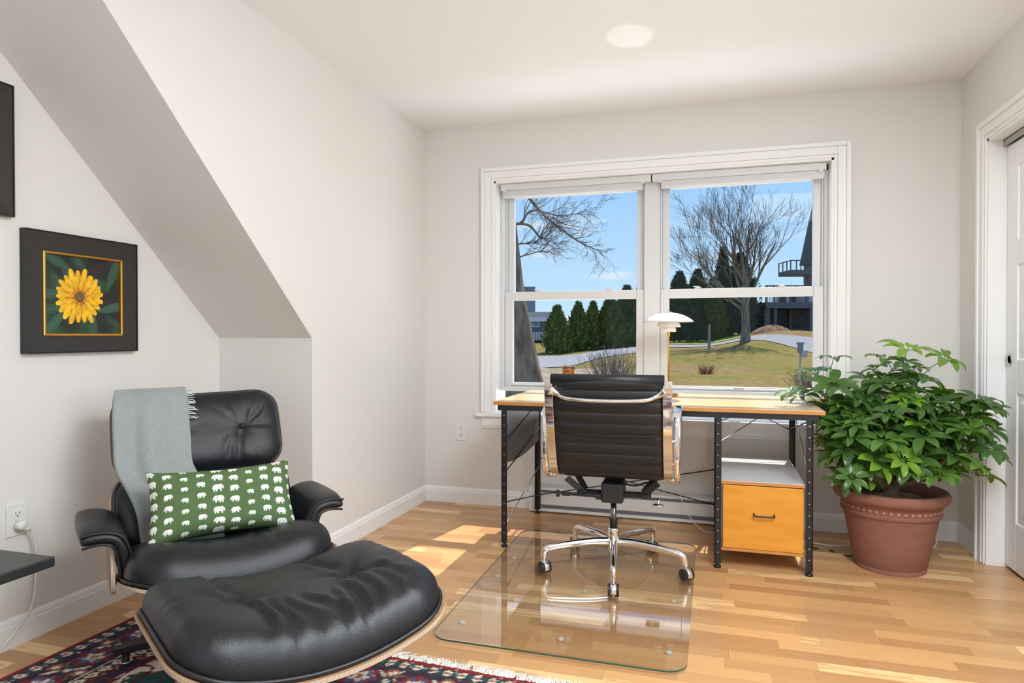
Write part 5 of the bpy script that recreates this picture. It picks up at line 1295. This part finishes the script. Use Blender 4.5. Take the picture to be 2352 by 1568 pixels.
def bare_tree(t, p, d, L, r, depth, rn, up=.15, spread=.55, mb=None, n=5, minr=.006, curl=.22):
    """grow tapered tubes recursively into mb"""
    pts_, rr = [p.copy()], [r]; q, dd = p.copy(), d.normalized()
    for i in range(n):
        dd = (dd + Vector((rn.uniform(-curl, curl), rn.uniform(-curl, curl), rn.uniform(-curl, curl) + up*.3))).normalized(); q = q + dd*(L/n); pts_.append(q.copy()); rr.append(max(minr, r*(1 - .55*(i+1)/n)))
    mb.tube(pts_, rr, 6 if r > .05 else (4 if r > .02 else 3), caps=False)
    if depth <= 0: return
    for k in range(rn.choice((3, 4))):
        i = rn.randint(max(1, n//2 - 1), n); a = rn.uniform(0, 6.283); s = dd.cross(Vector((math.cos(a), math.sin(a), .3))).normalized()
        nd = (dd + s*rn.uniform(spread*.6, spread*1.3) + Vector((0, 0, up))).normalized(); bare_tree(t, pts_[i], nd, L*rn.uniform(.55, .78), rr[i]*rn.uniform(.5, .7), depth - 1, rn, up, spread, mb, n, minr, curl)
# large bare tree on the lawn
p = PXD(1712, 38.0); BT = thing('bare_tree', 'tall leafless tree on the lawn in the right window', 'tree', p)
rn = random.Random(21); tr_ = MB(); tr_.tube([(0, 0, -.3), (0, 0, .1), (.02, 0, .8), (.0, 0, 2.0), (-.05, 0, 3.2)], [.42, .30, .24, .215, .20], 12); tr_.build('trunk', M_TRUNK, BT, smooth=True)
bx = Vector((cy, sy, 0))     # to the right of the picture
for k, (lx, z0, ang, L, r) in enumerate(((-.02, 2.6, 8, 3.6, .13), (.03, 2.8, -4, 3.8, .12), (-.1, 2.4, 22, 3.6, .09), (.10, 2.3, -28, 3.6, .085), (-.1, 2.2, 52, 3.4, .075), (-.08, 1.9, 62, 3.2, .06), (-.08, 1.7, 40, 3.2, .065), (.06, 2.9, -12, 3.2, .08), (.0, 3.1, 14, 3.4, .08))):
    b = MB(); a = R(ang); d = bx*-math.sin(a) + Vector((0, 0, math.cos(a))) + Vector((-sy, cy, 0))*rn.uniform(-.25, .25)
    bare_tree(BT, bx*lx + Vector((0, 0, z0)), d, L, r, 4, rn, .10, .5, b, 5, .008, .14); b.build('limb', M_TRUNK, BT, fix=False)
# near trunk leaning out of the left window
p = PXD(1190, 10.5); NT = thing('large_tree', 'thick leaning tree trunk close outside the left window', 'tree', p)
def NP(px, py, D=10.5): L = lat(px, D); return Vector((cy*L - sy*D, sy*L + cy*D, elev(py, D))) - p
tk_ = MB(); tk_.tube([NP(1176, 1050), NP(1186, 880), NP(1178, 780), NP(1166, 690), NP(1158, 600), NP(1150, 480), NP(1140, 330), NP(1140, 180)], [.62, .43, .33, .285, .26, .22, .20, .17], 16); tk_.build('trunk', M_TRUNK, NT, smooth=True)
rn = random.Random(6)
def limb(pts_, r0, r1, tw, D=10.5):
    q = spline([NP(a, b, D) for a, b in pts_], 5); b = MB(); b.tube(q, [r0 + (r1 - r0)*i/(len(q)-1) for i in range(len(q))], 6)
    for k in range(tw):
        i = rn.randint(len(q)//4, len(q) - 1); d = (q[min(i+1, len(q)-1)] - q[i-1]).normalized() + Vector((rn.uniform(-.7, .7), rn.uniform(-.7, .7), rn.uniform(-.5, .7)))
        bare_tree(NT, q[i], d, rn.uniform(.2, .5), .007, 2, rn, .05, .6, b, 4, .0022, .35)
    b.build('limb', M_TRUNK, NT, fix=False)
limb([(1155, 395), (1210, 450), (1250, 495), (1280, 520), (1330, 555), (1378, 577)], .028, .005, 18)
limb([(1160, 512), (1195, 513), (1212, 490), (1235, 484), (1285, 496), (1330, 490)], .026, .004, 12)
limb([(1195, 513), (1218, 520), (1240, 545), (1243, 538), (1258, 515)], .024, .007, 7)
limb([(1165, 570), (1195, 560), (1225, 558), (1250, 548)], .016, .004, 12)
limb([(1165, 600), (1200, 588), (1230, 580), (1248, 576)], .014, .004, 8)

# bare bushes
def bush(name, px, D, h, wd, n, label, seed, tint):
    t = thing(name, label, 'bush', PXD(px, D)); rn = random.Random(seed); b = MB()
    for k in range(n):
        a = rn.uniform(0, 6.283); e = rn.uniform(.1, 1.0); r_ = wd*rn.random()*.4; p0 = Vector((r_*math.cos(a), r_*math.sin(a), -.05)); d = Vector((math.cos(a)*e*wd/h, math.sin(a)*e*wd/h, 1)); q = [p0]
        for i in range(4): q.append(q[-1] + d.normalized()*h*rn.uniform(.18, .28) + Vector((rn.uniform(-.06, .06), rn.uniform(-.06, .06), 0))*h)
        b.tube(q, [.011, .009, .007, .005, .003], 3, caps=False)
        for j in range(3):
            s = q[rn.randint(1, 4)]; dv = (d.normalized() + Vector((rn.uniform(-1, 1), rn.uniform(-1, 1), rn.uniform(-.2, .8)))).normalized()*h*rn.uniform(.12, .25); b.tube([s, s + dv*.5 + Vector((0, 0, .02)), s + dv], [.006, .004, .0025], 3, caps=False)
    b.build('twigs', mat('twig_' + name, srgb(*tint), .95, spec=.1), t, fix=False, kind='stuff')
bush('bare_bush', 1408, 17.5, 1.05, .85, 150, 'leafless grey shrub outside the left window', 3, (140, 126, 118))
bush('dry_shrub', 1864, 16.6, .62, .75, 90, 'brown dry shrub at the lower right corner of the window', 5, (140, 116, 92))
bush('low_brush', 1622, 22.0, .36, .42, 60, 'small reddish brush clump on the lawn', 7, (132, 96, 78))
# leaf-covered mound
mp = PXD(1775, 43.5); MO = MB(); MO.grid(lambda u, v: (lambda a, r: (1.35*r*math.cos(a), 1.0*r*math.sin(a), .45*(1 - r*r)*(1 + .15*math.sin(a*5)) - .1))(2*math.pi*u, v), 30, 10)
mo = MO.build('leaf_mound', mat('brown_leaves', srgb(134, 106, 86), .95, spec=.1, vary=(5, .35), bump=(8, 1.0, 4)), None, smooth=True); mo.location = mp; tag(mo, 'low mound of brown leaves in front of the deck house', 'mound')
# timber post and mailbox post
p = PXD(1629, 33.0); h = elev(745, 33.0) - p.z; o = MB().tube([(0, 0, -.3), (0, 0, h*.5), (.01, 0, h)], [.075, .07, .065], 10).build('timber_post', mat('weathered_wood', srgb(146, 138, 128), .9, vary=(8, .2, (1, 1, .2))), None, smooth=False); o.location = p; tag(o, 'weathered grey timber post on the lawn left of the bare tree', 'post')
p = PXD(1838, 15.0); PLT = thing('post_lamp', 'grey metal post with boxes standing on the lawn at right', 'post', p, YAW)
h = elev(800, 15.0) - p.z
MB().tube([(0, 0, -.3), (0, 0, h)], .018, 10).build('pole', mat('galvanised_pole', (.45, .46, .47, 1), .5, metal=.6), PLT, smooth=True)
MB().box((-.045, -.05, h - .10), (.055, .05, h + .12)).build('lamp_box', mat('grey_box', srgb(126, 132, 138), .6), PLT, bevel=.006)
MB().box((-.06, -.06, h + .10), (.07, .06, h + .145)).build('cap', MATS['grey_box'], PLT, bevel=.006)
MB().box((.0, -.09, h - .20), (.13, .0, h - .04)).build('meter_box', mat('pale_grey_box', srgb(168, 170, 172), .6), PLT, bevel=.006)

# house with decks at the right
D = 47.0; p = PXD(1845, D); HR = thing('deck_house', 'grey house with a balcony and a deck over a carport at right', 'house', p, YAW)
def hp_(px, py, D_=D): return lat(px, D_) - lat(1845, D), elev(py, D_) - p.z
M_SHINGLE = mat('grey_shingle', srgb(122, 118, 114), .9, vary=(4, .2, (1, 1, 6))); M_DECK = mat('deck_grey', srgb(104, 104, 104), .85); M_DARKIN = mat('carport_dark', srgb(96, 90, 84), .95, vary=(3, .25)); M_RAIL = mat('rail_brown', srgb(96, 88, 80), .7); M_WHITE_SIDING = mat('white_siding', srgb(214, 218, 224), .7)
x0, zd1 = hp_(1757, 706); x1 = lat(2000, D) - lat(1845, D); zd0 = hp_(1757, 694)[1]; zr = hp_(1757, 678)[1]
MB().box((x0, -.2, zd1 - .05), (x1, 5.0, zd0)).build('deck', M_DECK, HR)
MB().box((x0 + .25, 3.6, -.4), (x1, 5.0, zd1)).build('carport_wall', M_DARKIN, HR)
MB().box((x0 + .05, .2, -.5), (x0 + .42, 3.8, zd1)).build('corner_wall', M_SHINGLE, HR)
MB().box((hp_(1857, 700)[0], 3.2, -.5), (hp_(1857, 700)[0] + .18, 3.5, zd1)).build('corner_wall', M_SHINGLE, HR)
for px in (1781, 1862): xx = hp_(px, 700)[0]; MB().box((xx - .09, -.05, -.5), (xx + .09, .12, zd1)).build('post', M_DECK, HR)
for px in (1757, 1776, 1800, 1825, 1850, 1872): xx = hp_(px, 700)[0]; MB().box((xx - .05, -.2, zd0), (xx + .05, -.12, zr + .66)).build('rail_post', M_RAIL, HR)
for k in range(26): xx = x0 + .12*k; MB().box((xx - .018, -.18, zd0), (xx + .018, -.14, zr + .62)).build('baluster', M_RAIL, HR)
MB().box((x0, -.2, zr + .62), (x1, -.1, zr + .70)).build('handrail', M_RAIL, HR)
MB().box((hp_(1843, 690)[0], 1.4, zd0), (x1, 5.0, zd0 + .95)).build('upper_wall', M_WHITE_SIDING, HR)
for px in (1813, 1838): xx = hp_(px, 690)[0]; MB().box((xx - .2, 1.0, zd0 + .05), (xx + .2, 1.5, zd0 + .8)).build('deck_chair', mat('dark_deck_chair', (.05, .06, .07, 1), .6), HR, bevel=.05)
xt = hp_(1865, 600)[0]; MB().box((xt, .6, zd0 + .95), (x1, 1.4, hp_(0, 560)[1])).build('tower_wall', M_SHINGLE, HR)
zb0, zb1, zb2 = hp_(0, 632)[1], hp_(0, 622)[1], hp_(0, 600)[1]; xb0 = hp_(1805, 630)[0]
MB().box((xb0, -.8, zb0), (xt + .3, 1.4, zb1)).build('balcony_floor', M_DECK, HR)
for px in (1805, 1818, 1828, 1840, 1853, 1866): xx = hp_(px, 610)[0]; MB().box((xx - .03, -.8, zb1), (xx + .03, -.74, zb2)).build('rail_post', M_RAIL, HR)
for k in range(3): MB().box((xb0, -.75 + .7*(k+1) - .03, zb1), (xb0 + .06, -.75 + .7*(k+1) + .03, zb2)).build('rail_post', M_RAIL, HR)
MB().box((xb0, -.82, zb2 - .06), (xt, -.74, zb2)).build('handrail', M_RAIL, HR); MB().box((xb0, -.82, zb2 - .06), (xb0 + .06, 1.4, zb2)).build('handrail', M_RAIL, HR)
MB().prism([(xt - .32, hp_(0, 606)[1]), (xt + 4, hp_(0, 606)[1]), (xt + 4, hp_(0, 420)[1]), (xt + .75, hp_(0, 440)[1])], .9, 'xz', .5).build('roof_slope', mat('dark_roof', srgb(92, 90, 88), .9), HR)

# grey house at the left
D = 52.0; p = PXD(1240, D); HL = thing('grey_house', 'slate grey shingled house with white trim behind the arborvitae', 'house', p, YAW)
def hq(px, py): return lat(px, D) - lat(1240, D), elev(py, D) - p.z
xa, zt = hq(1150, 737); xe = hq(1262, 737)[0]; z_e = hq(0, 765)[1]
M_SLATE = mat('slate_shingle', srgb(108, 114, 126), .9, vary=(3, .15, (1, 1, 8))); M_WTRIM = mat('house_white_trim', srgb(220, 222, 226), .6)
MB().box((xa, 0, z_e - .6), (xe, 6, zt)).build('wall', M_SLATE, HL)
z5, z6 = hq(0, 728)[1], hq(0, 719)[1]
MB().box((xa, -.3, zt - .05), (xe + .25, 6, z5)).build('fascia', M_WTRIM, HL)
MB().prism([(xa, z5), (xe + .3, z5), (xe + .75, z6 + .1), (xa, z6 + .1)], 6.2, 'xz', -.25).build('roof', mat('pale_roof', srgb(196, 190, 186), .8), HL)
w0, z7 = hq(1205, 737); w1, z8 = hq(1239, 751)
win = MB().box((w0, -.06, z8), (w1, .02, z7)).build('window', M_WTRIM, HL)
wm = (w0 + w1)/2
for a, b in ((w0 + .08, wm - .04), (wm + .04, w1 - .08)): MB().box((a, -.08, z8 + .08), (b, -.05, z7 - .08)).build('pane', mat('far_pane', srgb(120, 150, 160), .1), win)
c0, zc = hq(1206, 655); c1 = hq(1231, 655)[0]; MB().box((c0 - .4, 1.5, z6 - .2), (c1, 3.0, zc)).build('chimney', mat('lead_grey_siding', srgb(122, 130, 138), .8), HL)
zf0, zf1 = hq(0, 781)[1], hq(0, 763)[1]
MB().box((xa, -1.2, zf0), (xe + .2, -1.1, zf1 - .06)).build('deck_skirt', M_WTRIM, HL); MB().box((xa, -1.22, zf1 - .08), (xe + .2, -1.08, zf1)).build('handrail', M_WTRIM, HL)
for k in range(22): xx = xa + (xe + .2 - xa)*k/21; MB().box((xx - .025, -1.26, zf0), (xx + .025, -1.22, zf1 - .04)).build('baluster', M_DECK, HL)
MB().box((xa, -1.0, -.6), (xe + .3, -.6, zf0)).build('stone_base', mat('dark_stone', srgb(84, 84, 84), .95), HL)
# white metal-roofed building behind the row
p2 = PXD(1330, 56.0); WB = thing('white_building', 'white building with ribbed metal roof showing between the arborvitae', 'house', p2, YAW)
def hw_(px, py): return lat(px, 56) - lat(1330, 56), elev(py, 56) - p2.z
a0, t0 = hw_(1288, 722); a1 = hw_(1420, 722)[0]; e0 = hw_(0, 752)[1]
MB().box((a0, 2, -.6), (a1, 6, e0)).build('wall', M_WTRIM, WB)
MB().add([(a0, .2, e0), (a1, .2, e0), (a1, 4.5, t0), (a0, 4.5, t0), (a0, .2, e0 - .08), (a1, .2, e0 - .08), (a1, 4.6, t0 - .08), (a0, 4.6, t0 - .08)], [(0,1,2,3), (7,6,5,4), (0,4,5,1), (1,5,6,2), (2,6,7,3), (3,7,4,0)]).build('roof', mat('white_metal_roof', srgb(196, 200, 206), .5), WB)
for k in range(14): xx = a0 + (a1 - a0)*k/13; MB().bar((xx, .2, e0 + .03), (xx, 4.5, t0 + .03), .05, .06).build('roof_rib', MATS['white_metal_roof'], WB)
